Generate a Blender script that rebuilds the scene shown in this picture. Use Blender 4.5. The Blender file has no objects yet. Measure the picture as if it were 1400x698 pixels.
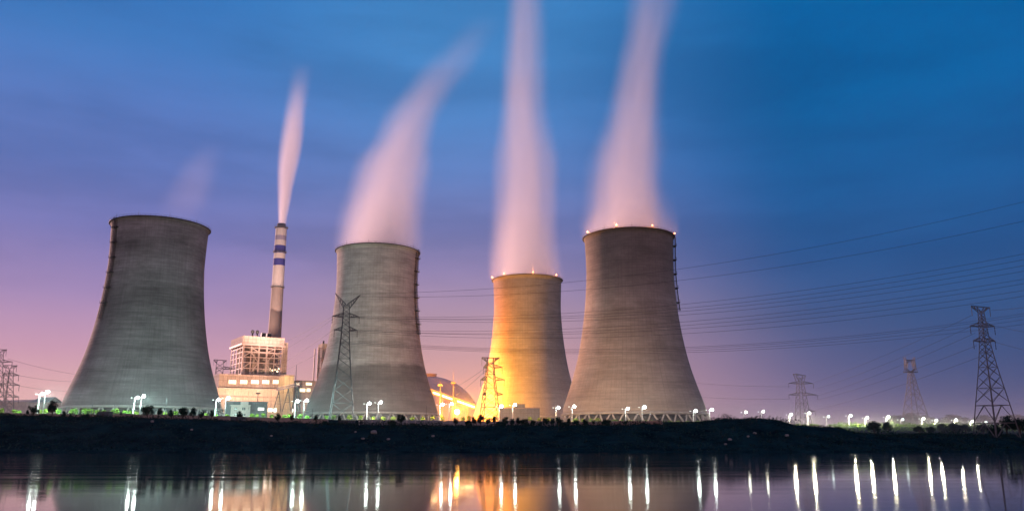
import bpy, math, random
from mathutils import Vector, Matrix
R = math.radians
C = bpy.context.scene
col = C.collection
rnd = random.Random(7)

# ---------------------------------------------------------------- camera
F = 1130.0                       # focal length in photo pixels (photo 1400 x 698)
PITCH = math.atan(254 / F)
CAMZ = 3.0
cs, sn = math.cos(PITCH), math.sin(PITCH)
cam = bpy.data.cameras.new('camera')
cam.sensor_width = 36
cam.lens = F / 1400 * 36
cam.clip_end = 8000
co = bpy.data.objects.new('camera', cam)
co.location = (0, 0, CAMZ)
co.rotation_euler = (math.pi / 2 + PITCH, 0, 0)
col.objects.link(co)
C.camera = co

# ---------------------------------------------------------------- render / exposure
C.view_settings.view_transform = 'Standard'
C.view_settings.look = 'None'
C.view_settings.exposure = 0
C.view_settings.gamma = 1
C.render.engine = 'CYCLES'
C.cycles.use_denoising = True
C.cycles.max_bounces = 8
C.cycles.volume_bounces = 5
C.cycles.volume_step_rate = 0.7
C.cycles.sample_clamp_indirect = 4
C.cycles.use_light_tree = True

SUN_EL, SUN_AZ = R(7), R(-48)      # the last afterglow, low beyond the far end of the site
SUN_STRENGTH = 5.0
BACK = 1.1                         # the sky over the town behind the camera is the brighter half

# ---------------------------------------------------------------- world: dusk sky
def s2l(c):
    c = c / 255.0
    return c / 12.92 if c <= 0.04045 else ((c + 0.055) / 1.055) ** 2.4
def lin(rgb): return tuple(s2l(v) for v in rgb) + (1.0,)

w = bpy.data.worlds.new('World')
C.world = w
w.use_nodes = True
nt = w.node_tree
nt.nodes.clear()
def N(t, **kw):
    n = nt.nodes.new(t)
    for k, v in kw.items(): setattr(n, k, v)
    return n
def L(a, b): nt.links.new(a, b)
def M(op, a, b=None, c=None, clamp=False):
    n = N('ShaderNodeMath', operation=op, use_clamp=clamp)
    for i, v in enumerate((a, b, c)):
        if v is None: continue
        if isinstance(v, (int, float)): n.inputs[i].default_value = v
        else: L(v, n.inputs[i])
    return n.outputs[0]
def MR(v, a, b, smooth=True):
    n = N('ShaderNodeMapRange')
    if smooth: n.interpolation_type = 'SMOOTHSTEP'
    L(v, n.inputs['Value']); n.inputs['From Min'].default_value = a; n.inputs['From Max'].default_value = b
    return n.outputs[0]
def MIX(f, a, b, blend='MIX'):
    n = N('ShaderNodeMix', data_type='RGBA', blend_type=blend)
    for s, v in ((n.inputs[0], f), (n.inputs[6], a), (n.inputs[7], b)):
        if isinstance(v, (int, float)): s.default_value = v
        elif isinstance(v, tuple): s.default_value = v
        else: L(v, s)
    return n.outputs[2]
tc = N('ShaderNodeTexCoord')
sep = N('ShaderNodeSeparateXYZ'); L(tc.outputs['Generated'], sep.inputs[0])
elev = M('MULTIPLY', M('ARCSINE', sep.outputs[2]), 180 / math.pi)
az = M('MULTIPLY', M('ARCTAN2', sep.outputs[0], sep.outputs[1]), 180 / math.pi)
def ramp(stops):
    n = N('ShaderNodeValToRGB')
    n.color_ramp.interpolation = 'B_SPLINE' if False else 'EASE' if False else 'LINEAR'
    el = n.color_ramp.elements
    while len(el) > 1: el.remove(el[-1])
    for i, (d, rgb) in enumerate(stops):
        e = el[0] if i == 0 else el.new(d / 90)
        e.position = d / 90; e.color = lin(rgb)
    L(M('DIVIDE', elev, 90, clamp=True), n.inputs[0])
    return n.outputs[0]
left = ramp([(0, (230, 172, 160)), (3, (222, 170, 172)), (5.5, (200, 153, 177)), (9, (158, 134, 180)), (13, (118, 119, 180)), (17, (96, 119, 186)), (20.5, (84, 118, 186)), (25, (60, 116, 184)), (29.5, (44, 112, 182)), (45, (40, 95, 160)), (90, (30, 70, 130))])
cent = ramp([(0, (226, 164, 138)), (4, (206, 156, 158)), (8, (180, 148, 168)), (11.5, (146, 132, 176)), (14.5, (118, 124, 180)), (18, (94, 124, 186)), (22, (78, 128, 192)), (26, (70, 134, 198)), (31, (64, 134, 198)), (45, (50, 105, 170)), (90, (30, 70, 130))])
right = ramp([(0, (82, 84, 124)), (4, (66, 82, 128)), (8, (50, 82, 132)), (12, (34, 86, 146)), (16, (22, 90, 154)), (22, (4, 94, 160)), (30, (0, 92, 158)), (45, (10, 80, 145)), (90, (30, 70, 130))])
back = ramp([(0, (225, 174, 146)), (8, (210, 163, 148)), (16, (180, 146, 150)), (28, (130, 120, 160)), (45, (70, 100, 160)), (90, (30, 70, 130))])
sky = MIX(MR(az, -25, -5.5), left, cent)
sky = MIX(MR(az, -2, 21), sky, right)
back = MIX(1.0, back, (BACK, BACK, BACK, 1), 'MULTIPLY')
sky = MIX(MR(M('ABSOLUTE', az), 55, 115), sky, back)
# town glow lying on the horizon
def lobe(a0, wa, we, rgb):
    da = M('POWER', M('DIVIDE', M('SUBTRACT', az, a0), wa), 2)
    de = M('POWER', M('DIVIDE', elev, we), 2)
    f = M('EXPONENT', M('MULTIPLY', M('ADD', da, de), -1))
    return f, rgb
for a0, wa, we, rgb in ((-4, 9, 4.5, (0.26, 0.10, 0.00, 1)), (14, 9, 7, (0.17, 0.09, 0.10, 1)), (21, 3, 1.6, (0.16, 0.05, 0.02, 1))):
    f, c = lobe(a0, wa, we, rgb)
    sky = MIX(f, sky, c, 'ADD')
# thin long-exposure cloud veils
mp = N('ShaderNodeMapping'); mp.inputs['Scale'].default_value = (1.0, 1.2, 4.5); mp.inputs['Rotation'].default_value = (0, R(12), 0)
L(tc.outputs['Generated'], mp.inputs[0])
nz = N('ShaderNodeTexNoise'); nz.inputs['Scale'].default_value = 3.2; nz.inputs['Detail'].default_value = 4; nz.inputs['Roughness'].default_value = 0.5
L(mp.outputs[0], nz.inputs['Vector'])
cl = M('MULTIPLY', MR(nz.outputs['Fac'], 0.38, 0.72), MR(elev, 2, 16))
sky = MIX(M('MULTIPLY', cl, 0.42), sky, (1.35, 1.35, 1.3, 1), 'MULTIPLY')
dk = M('MULTIPLY', MR(nz.outputs['Fac'], 0.52, 0.28), MR(elev, 2, 16))
sky = MIX(M('MULTIPLY', dk, 0.42), sky, (0.6, 0.7, 0.75, 1), 'MULTIPLY')
# physical sky mixed in at near-zero weight, adding next to no light
st = N('ShaderNodeTexSky'); st.sky_type = 'NISHITA'; st.sun_disc = False
st.sun_elevation = SUN_EL; st.sun_rotation = SUN_AZ
sky = MIX(0.0002, sky, st.outputs[0], 'ADD')
sky = MIX(MR(elev, -1.5, -0.2), (0.012, 0.014, 0.02, 1), sky)
bg = N('ShaderNodeBackground'); bg.inputs['Strength'].default_value = 1.0
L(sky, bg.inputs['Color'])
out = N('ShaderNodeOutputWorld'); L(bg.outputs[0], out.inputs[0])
w.cycles.sampling_method = 'MANUAL'; w.cycles.sample_map_resolution = 512

sun = bpy.data.lights.new('afterglow_sun', 'SUN')
sun.energy = SUN_STRENGTH; sun.angle = R(12); sun.color = (1.0, 0.54, 0.47)
so = bpy.data.objects.new('afterglow_sun', sun)
dv = Vector((math.sin(SUN_AZ) * math.cos(SUN_EL), math.cos(SUN_AZ) * math.cos(SUN_EL), math.sin(SUN_EL)))
so.rotation_euler = dv.to_track_quat('Z', 'Y').to_euler()
col.objects.link(so)

# ---------------------------------------------------------------- helpers
def P(px, py, Y):
    """the point of the photo's pixel (px, py) that lies Y metres away"""
    x, y = (px - 700) / F, (349 - py) / F
    d = Vector((x, cs - y * sn, sn + y * cs))
    return Vector((0, 0, CAMZ)) + d * (Y / d.y)
def interp(tab, x):
    if x <= tab[0][0]: return tab[0][1]
    for (a, b), (c, d) in zip(tab, tab[1:]):
        if x <= c: return b + (d - b) * (x - a) / (c - a)
    return tab[-1][1]
def tag(o, label=None, cat=None, group=None, kind=None):
    if label: o['label'] = label
    if cat: o['category'] = cat
    if group: o['group'] = group
    if kind: o['kind'] = kind
    return o
def empty(name, loc, rz=0):
    o = bpy.data.objects.new(name, None)
    o.empty_display_size = 0.5
    o.location = loc; o.rotation_euler = (0, 0, rz)
    col.objects.link(o)
    return o
def thing(name, label, cat, loc, rz=0, group=None):
    return tag(empty(name, loc, rz), label, cat, group)
def copy_tree(o, parent=None):
    c = o.copy(); col.objects.link(c)
    if parent is not None: c.parent = parent
    for ch in list(o.children): copy_tree(ch, c)
    return c
class MB:
    def __init__(s): s.v = []; s.f = []; s.sm = []
    def add(s, vs, fs, smooth=False):
        n = len(s.v); s.v += [tuple(v) for v in vs]
        s.f += [tuple(i + n for i in f) for f in fs]; s.sm += [smooth] * len(fs)
        return s
    def box(s, x0, x1, y0, y1, z0, z1, bev=0):
        vs = [(x, y, z) for z in (z0, z1) for y in (y0, y1) for x in (x0, x1)]
        return s.add(vs, [(0, 2, 3, 1), (4, 5, 7, 6), (0, 1, 5, 4), (2, 6, 7, 3), (0, 4, 6, 2), (1, 3, 7, 5)])
    def tube(s, a, b, r0, r1=None, n=6, smooth=True):
        a, b = Vector(a), Vector(b); r1 = r0 if r1 is None else r1
        d = (b - a)
        if d.length < 1e-6: return s
        d.normalize(); u = d.orthogonal().normalized(); v = d.cross(u)
        vs = []
        for p, r in ((a, r0), (b, r1)):
            for i in range(n):
                t = 2 * math.pi * i / n
                vs.append(p + (u * math.cos(t) + v * math.sin(t)) * r)
        fs = [(i, (i + 1) % n, n + (i + 1) % n, n + i) for i in range(n)]
        s.add(vs, fs, smooth)
        s.add([], [])
        k = len(s.v) - 2 * n
        s.f += [tuple(k + i for i in reversed(range(n))), tuple(k + n + i for i in range(n))]; s.sm += [False, False]
        return s
    def bar(s, a, b, t): return s.tube(a, b, t / 2 * 1.2, n=4, smooth=False)
    def path(s, pts, r, n=6, smooth=True):
        pts = [Vector(p) for p in pts]; vs = []; m = len(pts)
        rr = r if isinstance(r, (list, tuple)) else [r] * m
        u = None
        for i, p in enumerate(pts):
            d = (pts[min(i + 1, m - 1)] - pts[max(i - 1, 0)]).normalized()
            u = d.orthogonal().normalized() if u is None else (u - d * u.dot(d)).normalized()
            v = d.cross(u)
            for k in range(n):
                t = 2 * math.pi * k / n
                vs.append(p + (u * math.cos(t) + v * math.sin(t)) * rr[i])
        fs = [(i * n + k, i * n + (k + 1) % n, (i + 1) * n + (k + 1) % n, (i + 1) * n + k) for i in range(m - 1) for k in range(n)]
        fs += [tuple(reversed(range(n))), tuple((m - 1) * n + k for k in range(n))]
        return s.add(vs, fs, smooth)
    def lathe(s, prof, n=48, closed=False, cx=0, cy=0):
        vs = []; m = len(prof)
        for r, z in prof:
            for k in range(n):
                t = 2 * math.pi * k / n
                vs.append((cx + r * math.cos(t), cy + r * math.sin(t), z))
        fs = []
        for i in range(m if closed else m - 1):
            j = (i + 1) % m
            fs += [(i * n + k, i * n + (k + 1) % n, j * n + (k + 1) % n, j * n + k) for k in range(n)]
        if not closed:
            fs += [tuple(reversed(range(n))), tuple((m - 1) * n + k for k in range(n))]
        return s.add(vs, fs, True)
    def ball(s, c, rx, ry=None, rz=None, n=10, m=7):
        ry = rx if ry is None else ry; rz = rx if rz is None else rz
        vs = [(c[0], c[1], c[2] - rz)]
        for i in range(1, m):
            a = math.pi * i / m - math.pi / 2
            for k in range(n):
                t = 2 * math.pi * k / n
                vs.append((c[0] + rx * math.cos(a) * math.cos(t), c[1] + ry * math.cos(a) * math.sin(t), c[2] + rz * math.sin(a)))
        vs.append((c[0], c[1], c[2] + rz)); e = len(vs) - 1
        fs = [(0, 1 + (k + 1) % n, 1 + k) for k in range(n)]
        for i in range(m - 2):
            fs += [(1 + i * n + k, 1 + i * n + (k + 1) % n, 1 + (i + 1) * n + (k + 1) % n, 1 + (i + 1) * n + k) for k in range(n)]
        b = 1 + (m - 2) * n
        fs += [(b + k, b + (k + 1) % n, e) for k in range(n)]
        return s.add(vs, fs, True)
    def build(s, name, mat, parent=None, label=None):
        me = bpy.data.meshes.new(name); me.from_pydata(s.v, [], s.f)
        me.polygons.foreach_set('use_smooth', s.sm)
        me.materials.append(mat); me.update()
        o = bpy.data.objects.new(name, me); col.objects.link(o)
        if parent is not None: o.parent = parent
        if label: o['label'] = label
        return o

# ---------------------------------------------------------------- materials
MATS = {}
def newmat(name):
    m = bpy.data.materials.new(name); m.use_nodes = True
    return m, m.node_tree, m.node_tree.nodes['Principled BSDF']
def mat(name, rgb, rough=0.7, metal=0.0, var=0.25, scale=1.0, bump=0.0, emit=None, es=0.0, seam=0.0):
    """plain surface with an uneven tone"""
    if name in MATS: return MATS[name]
    m, t, b = newmat(name)
    tcn = t.nodes.new('ShaderNodeTexCoord'); n = t.nodes.new('ShaderNodeTexNoise')
    n.inputs['Scale'].default_value = scale; n.inputs['Detail'].default_value = 5
    t.links.new(tcn.outputs['Object'], n.inputs['Vector'])
    r = t.nodes.new('ShaderNodeValToRGB')
    r.color_ramp.elements[0].position = 0.3; r.color_ramp.elements[1].position = 0.7
    r.color_ramp.elements[0].color = tuple(max(0, c * (1 - var)) for c in rgb) + (1,)
    r.color_ramp.elements[1].color = tuple(min(1, c * (1 + var)) for c in rgb) + (1,)
    t.links.new(n.outputs['Fac'], r.inputs[0]); t.links.new(r.outputs[0], b.inputs['Base Color'])
    if seam:      # sheet joints and run-off streaks of clad walls
        br = t.nodes.new('ShaderNodeTexBrick'); br.offset = 0.0; br.inputs['Scale'].default_value = 1.0
        br.inputs['Brick Width'].default_value = seam; br.inputs['Row Height'].default_value = seam * 1.6; br.inputs['Mortar Size'].default_value = 0.10
        br.inputs['Color1'].default_value = (0.86, 0.86, 0.86, 1); br.inputs['Color2'].default_value = (1.05, 1.03, 1.0, 1); br.inputs['Mortar'].default_value = (0.5, 0.48, 0.46, 1)
        sx = t.nodes.new('ShaderNodeSeparateXYZ'); cx = t.nodes.new('ShaderNodeCombineXYZ'); ad = t.nodes.new('ShaderNodeMath')
        t.links.new(tcn.outputs['Object'], sx.inputs[0]); t.links.new(sx.outputs[0], ad.inputs[0]); t.links.new(sx.outputs[1], ad.inputs[1])
        t.links.new(ad.outputs[0], cx.inputs[0]); t.links.new(sx.outputs[2], cx.inputs[1]); t.links.new(cx.outputs[0], br.inputs['Vector'])
        mv = t.nodes.new('ShaderNodeMapping'); mv.inputs['Scale'].default_value = (0.9, 0.9, 0.07); n3 = t.nodes.new('ShaderNodeTexNoise'); n3.inputs['Detail'].default_value = 5
        t.links.new(tcn.outputs['Object'], mv.inputs[0]); t.links.new(mv.outputs[0], n3.inputs['Vector'])
        q = t.nodes.new('ShaderNodeMapRange'); t.links.new(n3.outputs['Fac'], q.inputs[0])
        for i_, x_ in enumerate((0.35, 0.7, 1.05, 0.6)): q.inputs[i_ + 1].default_value = x_
        m1 = t.nodes.new('ShaderNodeMix'); m1.data_type = 'RGBA'; m1.blend_type = 'MULTIPLY'; m1.inputs[0].default_value = 1
        t.links.new(r.outputs[0], m1.inputs[6]); t.links.new(br.outputs['Color'], m1.inputs[7])
        m2 = t.nodes.new('ShaderNodeVectorMath'); m2.operation = 'SCALE'; t.links.new(m1.outputs[2], m2.inputs[0]); t.links.new(q.outputs[0], m2.inputs['Scale'])
        t.links.new(m2.outputs[0], b.inputs['Base Color'])
    b.inputs['Roughness'].default_value = rough; b.inputs['Metallic'].default_value = metal
    if bump:
        bp = t.nodes.new('ShaderNodeBump'); bp.inputs['Strength'].default_value = bump; bp.inputs['Distance'].default_value = 0.1
        t.links.new(n.outputs['Fac'], bp.inputs['Height']); t.links.new(bp.outputs[0], b.inputs['Normal'])
    if emit:
        b.inputs['Emission Color'].default_value = tuple(emit) + (1,); b.inputs['Emission Strength'].default_value = es
    MATS[name] = m
    return m
def leafmat(name, rgb, trans=0.3):
    m, t, b = newmat(name)
    oi = t.nodes.new('ShaderNodeObjectInfo'); g = t.nodes.new('ShaderNodeNewGeometry')
    hs = t.nodes.new('ShaderNodeHueSaturation'); hs.inputs['Color'].default_value = tuple(rgb) + (1,)
    mr = t.nodes.new('ShaderNodeMapRange'); mr.inputs['To Min'].default_value = 0.55; mr.inputs['To Max'].default_value = 1.45
    t.links.new(g.outputs['Random Per Island'], mr.inputs['Value']); t.links.new(mr.outputs[0], hs.inputs['Value'])
    mh = t.nodes.new('ShaderNodeMapRange'); mh.inputs['To Min'].default_value = 0.47; mh.inputs['To Max'].default_value = 0.52
    t.links.new(oi.outputs['Random'], mh.inputs['Value']); t.links.new(mh.outputs[0], hs.inputs['Hue'])
    t.links.new(hs.outputs[0], b.inputs['Base Color']); b.inputs['Roughness'].default_value = 0.95; b.inputs['Specular IOR Level'].default_value = 0.03
    tr = t.nodes.new('ShaderNodeBsdfTranslucent'); t.links.new(hs.outputs[0], tr.inputs['Color'])
    mx = t.nodes.new('ShaderNodeMixShader'); mx.inputs[0].default_value = trans
    t.links.new(b.outputs[0], mx.inputs[1]); t.links.new(tr.outputs[0], mx.inputs[2])
    t.links.new(mx.outputs[0], t.nodes['Material Output'].inputs['Surface'])
    return m
def glow(name, rgb, s):
    if name in MATS: return MATS[name]
    m, t, b = newmat(name)
    b.inputs['Base Color'].default_value = (0.6, 0.6, 0.6, 1)
    b.inputs['Emission Color'].default_value = tuple(rgb) + (1,); b.inputs['Emission Strength'].default_value = s
    MATS[name] = m
    return m

def concrete(name, base, tones, seed, contrast=1.0):
    """slip-formed tower concrete: lift lines, form panels, run-off stains, tone zones by height"""
    m, t, b = newmat(name)
    nd, lk = t.nodes, t.links
    def mm(op, a, bb=None, c=None, clamp=False):
        n = nd.new('ShaderNodeMath'); n.operation = op; n.use_clamp = clamp
        for i, v in enumerate((a, bb, c)):
            if v is None: continue
            if isinstance(v, (int, float)): n.inputs[i].default_value = v
            else: lk.new(v, n.inputs[i])
        return n.outputs[0]
    tcn = nd.new('ShaderNodeTexCoord'); sp = nd.new('ShaderNodeSeparateXYZ'); lk.new(tcn.outputs['Object'], sp.inputs[0])
    ang = mm('ARCTAN2', sp.outputs[0], mm('MULTIPLY', sp.outputs[1], -1))
    z = sp.outputs[2]
    def vec(a, bb, c):
        n = nd.new('ShaderNodeCombineXYZ')
        for i, v in enumerate((a, bb, c)):
            if isinstance(v, (int, float)): n.inputs[i].default_value = v
            else: lk.new(v, n.inputs[i])
        return n.outputs[0]
    def noise(v, scale, det=4, ro=0.55):
        n = nd.new('ShaderNodeTexNoise'); n.inputs['Scale'].default_value = scale; n.inputs['Detail'].default_value = det; n.inputs['Roughness'].default_value = ro
        lk.new(v, n.inputs['Vector']); return n.outputs['Fac']
    def mrange(v, a, bb, c, d):
        n = nd.new('ShaderNodeMapRange'); lk.new(v, n.inputs[0])
        for i, x in enumerate((a, bb, c, d)): n.inputs[i + 1].default_value = x
        return n.outputs[0]
    band = noise(vec(mm('MULTIPLY', ang, 0.9), seed, mm('MULTIPLY', z, 0.42)), 1.0, 5, 0.7)       # lifts, long horizontal
    fine = noise(vec(mm('MULTIPLY', ang, 3.0), seed + 9, mm('MULTIPLY', z, 1.6)), 1.0, 3, 0.6)
    blot = noise(vec(mm('MULTIPLY', ang, 1.5), seed + 4, mm('MULTIPLY', z, 0.085)), 1.0, 6, 0.62)    # blotches
    run = noise(vec(mm('MULTIPLY', ang, 34), seed + 2, mm('MULTIPLY', z, 0.035)), 1.0, 4, 0.6)      # run-off streaks
    br = nd.new('ShaderNodeTexBrick'); br.offset = 0.0
    br.inputs['Scale'].default_value = 1.0; br.inputs['Brick Width'].default_value = 2.1; br.inputs['Row Height'].default_value = 1.35
    br.inputs['Mortar Size'].default_value = 0.07; br.inputs['Mortar Smooth'].default_value = 0.4
    br.inputs['Color1'].default_value = (0.94, 0.94, 0.94, 1); br.inputs['Color2'].default_value = (1.04, 1.04, 1.04, 1); br.inputs['Mortar'].default_value = (0.78, 0.78, 0.78, 1)
    lk.new(vec(mm('MULTIPLY', ang, 27.0), z, 0.0), br.inputs['Vector'])
    k = contrast
    f = mm('MULTIPLY', mrange(band, 0.3, 0.7, 1 - 0.30 * k, 1 + 0.22 * k), mrange(fine, 0.3, 0.7, 1 - 0.09 * k, 1 + 0.07 * k))
    f = mm('MULTIPLY', f, mrange(blot, 0.3, 0.7, 1 - 0.34 * k, 1 + 0.22 * k))
    f = mm('MULTIPLY', f, mrange(run, 0.42, 0.75, 1 + 0.03 * k, 1 - 0.16 * k))
    zr = nd.new('ShaderNodeValToRGB'); el = zr.color_ramp.elements
    while len(el) > 1: el.remove(el[-1])
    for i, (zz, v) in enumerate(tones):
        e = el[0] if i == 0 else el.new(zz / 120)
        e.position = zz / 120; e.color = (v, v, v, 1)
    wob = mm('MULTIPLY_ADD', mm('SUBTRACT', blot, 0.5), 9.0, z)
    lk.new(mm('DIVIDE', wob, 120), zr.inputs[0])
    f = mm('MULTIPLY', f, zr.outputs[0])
    f = mm('MULTIPLY', f, br.outputs['Color'])
    vm = nd.new('ShaderNodeVectorMath'); vm.operation = 'SCALE'; vm.inputs[0].default_value = base
    lk.new(f, vm.inputs['Scale']); lk.new(vm.outputs[0], b.inputs['Base Color'])
    b.inputs['Roughness'].default_value = 0.9
    bp = nd.new('ShaderNodeBump'); bp.inputs['Strength'].default_value = 0.35; bp.inputs['Distance'].default_value = 0.15
    lk.new(br.outputs['Fac'], bp.inputs['Height']); bp.invert = True
    lk.new(bp.outputs[0], b.inputs['Normal'])
    return m

STEEL = mat('galvanised_steel', (0.10, 0.10, 0.11), 0.6, 0.2, 0.25, 0.6)
DARKSTEEL = mat('dark_steel', (0.06, 0.06, 0.07), 0.6, 0.3)
WIRE = mat('cable_metal', (0.035, 0.035, 0.045), 0.6, 0.2)
POLE = mat('painted_pole', (0.75, 0.77, 0.75), 0.45, 0.0, 0.06)
CONC = mat('plain_concrete', (0.34, 0.32, 0.30), 0.9, 0, 0.25, 0.35)
LENS = glow('lamp_lens', (0.86, 1.0, 0.93), 60)
LENSFAR = glow('far_lamp_lens', (0.95, 1.0, 0.80), 26)
LENSDIM = glow('dim_lamp_lens', (0.8, 1.0, 0.95), 6)
SODIUM = glow('sodium_lens', (1.0, 0.50, 0.09), 90)
REDLAMP = glow('warning_lens', (1.0, 0.24, 0.05), 7)
WINLIT = glow('lit_window_pane', (1.0, 0.86, 0.50), 2.0)

# ---------------------------------------------------------------- ground and water
CREST = [(-1500, 11.9), (-181, 11.6), (-129, 10.7), (-78, 9.3), (-52, 8.5), (-13, 8.1), (26, 8.3), (52, 8.6), (66, 9.4), (75, 10.8), (90, 10.7), (97, 9.5), (103, 8.3), (114, 7.6), (121.5, 5.5), (129, 5.2), (181, 5.2), (1500, 5.2)]
PLANT = [(-1500, 13.2), (-185, 13.0), (-129, 12.3), (-78, 11.4), (-52, 10.9), (-13, 10.4), (61, 10.4), (90, 10.8), (125, 10.3), (300, 10.0), (1500, 10.0)]
def hsh(i, j):
    v = math.sin(i * 127.1 + j * 311.7) * 43758.5453
    return v - math.floor(v)
def vn(x, y):
    i, j = math.floor(x), math.floor(y); a, b = x - i, y - j
    a, b = a * a * (3 - 2 * a), b * b * (3 - 2 * b)
    return (hsh(i, j) * (1 - a) + hsh(i + 1, j) * a) * (1 - b) + (hsh(i, j + 1) * (1 - a) + hsh(i + 1, j + 1) * a) * b
def shore(X): return 244 + 0.06 * X + 3.0 * (vn(X * 0.03, 2.2) - 0.5) + 1.2 * (vn(X * 0.2, 7.7) - 0.5)
def RG(X): return max(0, min(1, (X - 100) / 25))
def ground_z(X, Y):
    s = shore(X); c = s + 50
    zc = interp(CREST, X)
    if Y < s: return -0.12 * (s - Y)
    if Y < c:
        t = (Y - s) / (c - s)
        k = 0.30 * t + 0.70 * t * t * (3 - 2 * t)
        z = zc * k
        return z + (1.5 * (vn(X * 0.11, Y * 0.13) - 0.5) + 0.8 * (vn(X * 0.4, Y * 0.4) - 0.5)) * min(1, t * 3) * min(1, (1 - t) * 4 + 0.25)
    t = max(0, min(1, (Y - 317 + 12 * RG(X)) / (8 + 110 * RG(X))))
    t = t * t * (3 - 2 * t)
    rough = (0.30 * (vn(X * 0.3, Y * 0.3) - 0.5)) * (1 - t)
    return zc * (1 - t) + interp(PLANT, X) * t + rough
xs = [-1500, -1000, -700, -500, -400, -340] + [-300 + 3 * i for i in range(200)] + [300, 340, 420, 560, 800, 1100, 1500]
ys = [200, 225, 236] + [240 + 1.7 * i for i in range(52)] + [330, 334, 340, 348, 358, 372, 400, 450, 520, 620, 800, 1100, 1500]
vs = [(x, y, ground_z(x, y)) for y in ys for x in xs]
nx = len(xs)
fs = [(j * nx + i, j * nx + i + 1, (j + 1) * nx + i + 1, (j + 1) * nx + i) for j in range(len(ys) - 1) for i in range(nx - 1)]
def soil_mat():
    m, t, b = newmat('bank_soil')
    nd, lk = t.nodes, t.links
    tcn = nd.new('ShaderNodeTexCoord'); n1 = nd.new('ShaderNodeTexNoise'); n1.inputs['Scale'].default_value = 0.12; n1.inputs['Detail'].default_value = 8; n1.inputs['Roughness'].default_value = 0.65
    lk.new(tcn.outputs['Object'], n1.inputs['Vector'])
    r = nd.new('ShaderNodeValToRGB'); e = r.color_ramp.elements
    e[0].position = 0.35; e[0].color = (0.003, 0.014, 0.017, 1); e[1].position = 0.68; e[1].color = (0.011, 0.046, 0.046, 1)
    lk.new(n1.outputs['Fac'], r.inputs[0]); lk.new(r.outputs[0], b.inputs['Base Color']); b.inputs['Roughness'].default_value = 0.95
    b.inputs['Specular IOR Level'].default_value = 0.0
    bp = nd.new('ShaderNodeBump'); bp.inputs['Distance'].default_value = 0.6; bp.inputs['Strength'].default_value = 0.6
    lk.new(n1.outputs['Fac'], bp.inputs['Height']); lk.new(bp.outputs[0], b.inputs['Normal'])
    return m
SOIL = soil_mat()
tag(MB().add(vs, fs, True).build('ground', SOIL), kind='structure')
near = [(-1500, -300, 1.3), (1500, -300, 1.3), (-1500, 4, 1.2), (1500, 4, 1.2), (-1500, 14, -1.5), (1500, 14, -1.5)]
tag(MB().add(near, [(0, 1, 3, 2), (2, 3, 5, 4)]).build('near_riverbank', SOIL), kind='structure')

def water_mat():
    m, t, b = newmat('river_water')
    nd, lk = t.nodes, t.links
    b.inputs['Base Color'].default_value = (0.003, 0.018, 0.026, 1)
    b.inputs['Roughness'].default_value = 0.055; b.inputs['IOR'].default_value = 1.333
    tcn = nd.new('ShaderNodeTexCoord')
    m3 = nd.new('ShaderNodeMapping'); m3.inputs['Scale'].default_value = (0.006, 0.05, 1); n3 = nd.new('ShaderNodeTexNoise'); n3.inputs['Detail'].default_value = 4
    lk.new(tcn.outputs['Object'], m3.inputs[0]); lk.new(m3.outputs[0], n3.inputs['Vector'])
    q3 = nd.new('ShaderNodeMapRange'); lk.new(n3.outputs['Fac'], q3.inputs[0])
    for i_, x_ in enumerate((0.35, 0.68, 0.042, 0.085)): q3.inputs[i_ + 1].default_value = x_
    lk.new(q3.outputs[0], b.inputs['Roughness'])
    mp = nd.new('ShaderNodeMapping'); mp.inputs['Scale'].default_value = (0.22, 0.9, 1)
    lk.new(tcn.outputs['Object'], mp.inputs[0])
    n = nd.new('ShaderNodeTexNoise'); n.inputs['Scale'].default_value = 1.0; n.inputs['Detail'].default_value = 3
    lk.new(mp.outputs[0], n.inputs['Vector'])
    bp = nd.new('ShaderNodeBump'); bp.inputs['Strength'].default_value = 0.05; bp.inputs['Distance'].default_value = 0.05
    lk.new(n.outputs['Fac'], bp.inputs['Height']); lk.new(bp.outputs[0], b.inputs['Normal'])
    return m
tag(MB().add([(-1500, 6, 0), (1500, 6, 0), (1500, 345, 0), (-1500, 345, 0)], [(0, 1, 2, 3)]).build('water', water_mat()), kind='structure')

# ---------------------------------------------------------------- haze
def haze():
    m = bpy.data.materials.new('air_haze'); m.use_nodes = True
    t = m.node_tree; t.nodes.clear()
    o = t.nodes.new('ShaderNodeOutputMaterial'); v = t.nodes.new('ShaderNodeVolumePrincipled')
    v.inputs['Color'].default_value = (0.85, 0.88, 0.95, 1); v.inputs['Density'].default_value = HAZE_DENSITY
    v.inputs['Anisotropy'].default_value = 0.3
    t.links.new(v.outputs[0], o.inputs['Volume'])
    tag(MB().box(-1600, 1600, -320, 1600, -31, 420).build('haze', m), kind='stuff')
HAZE_DENSITY = 0.000012
if HAZE_DENSITY: haze()

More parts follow.
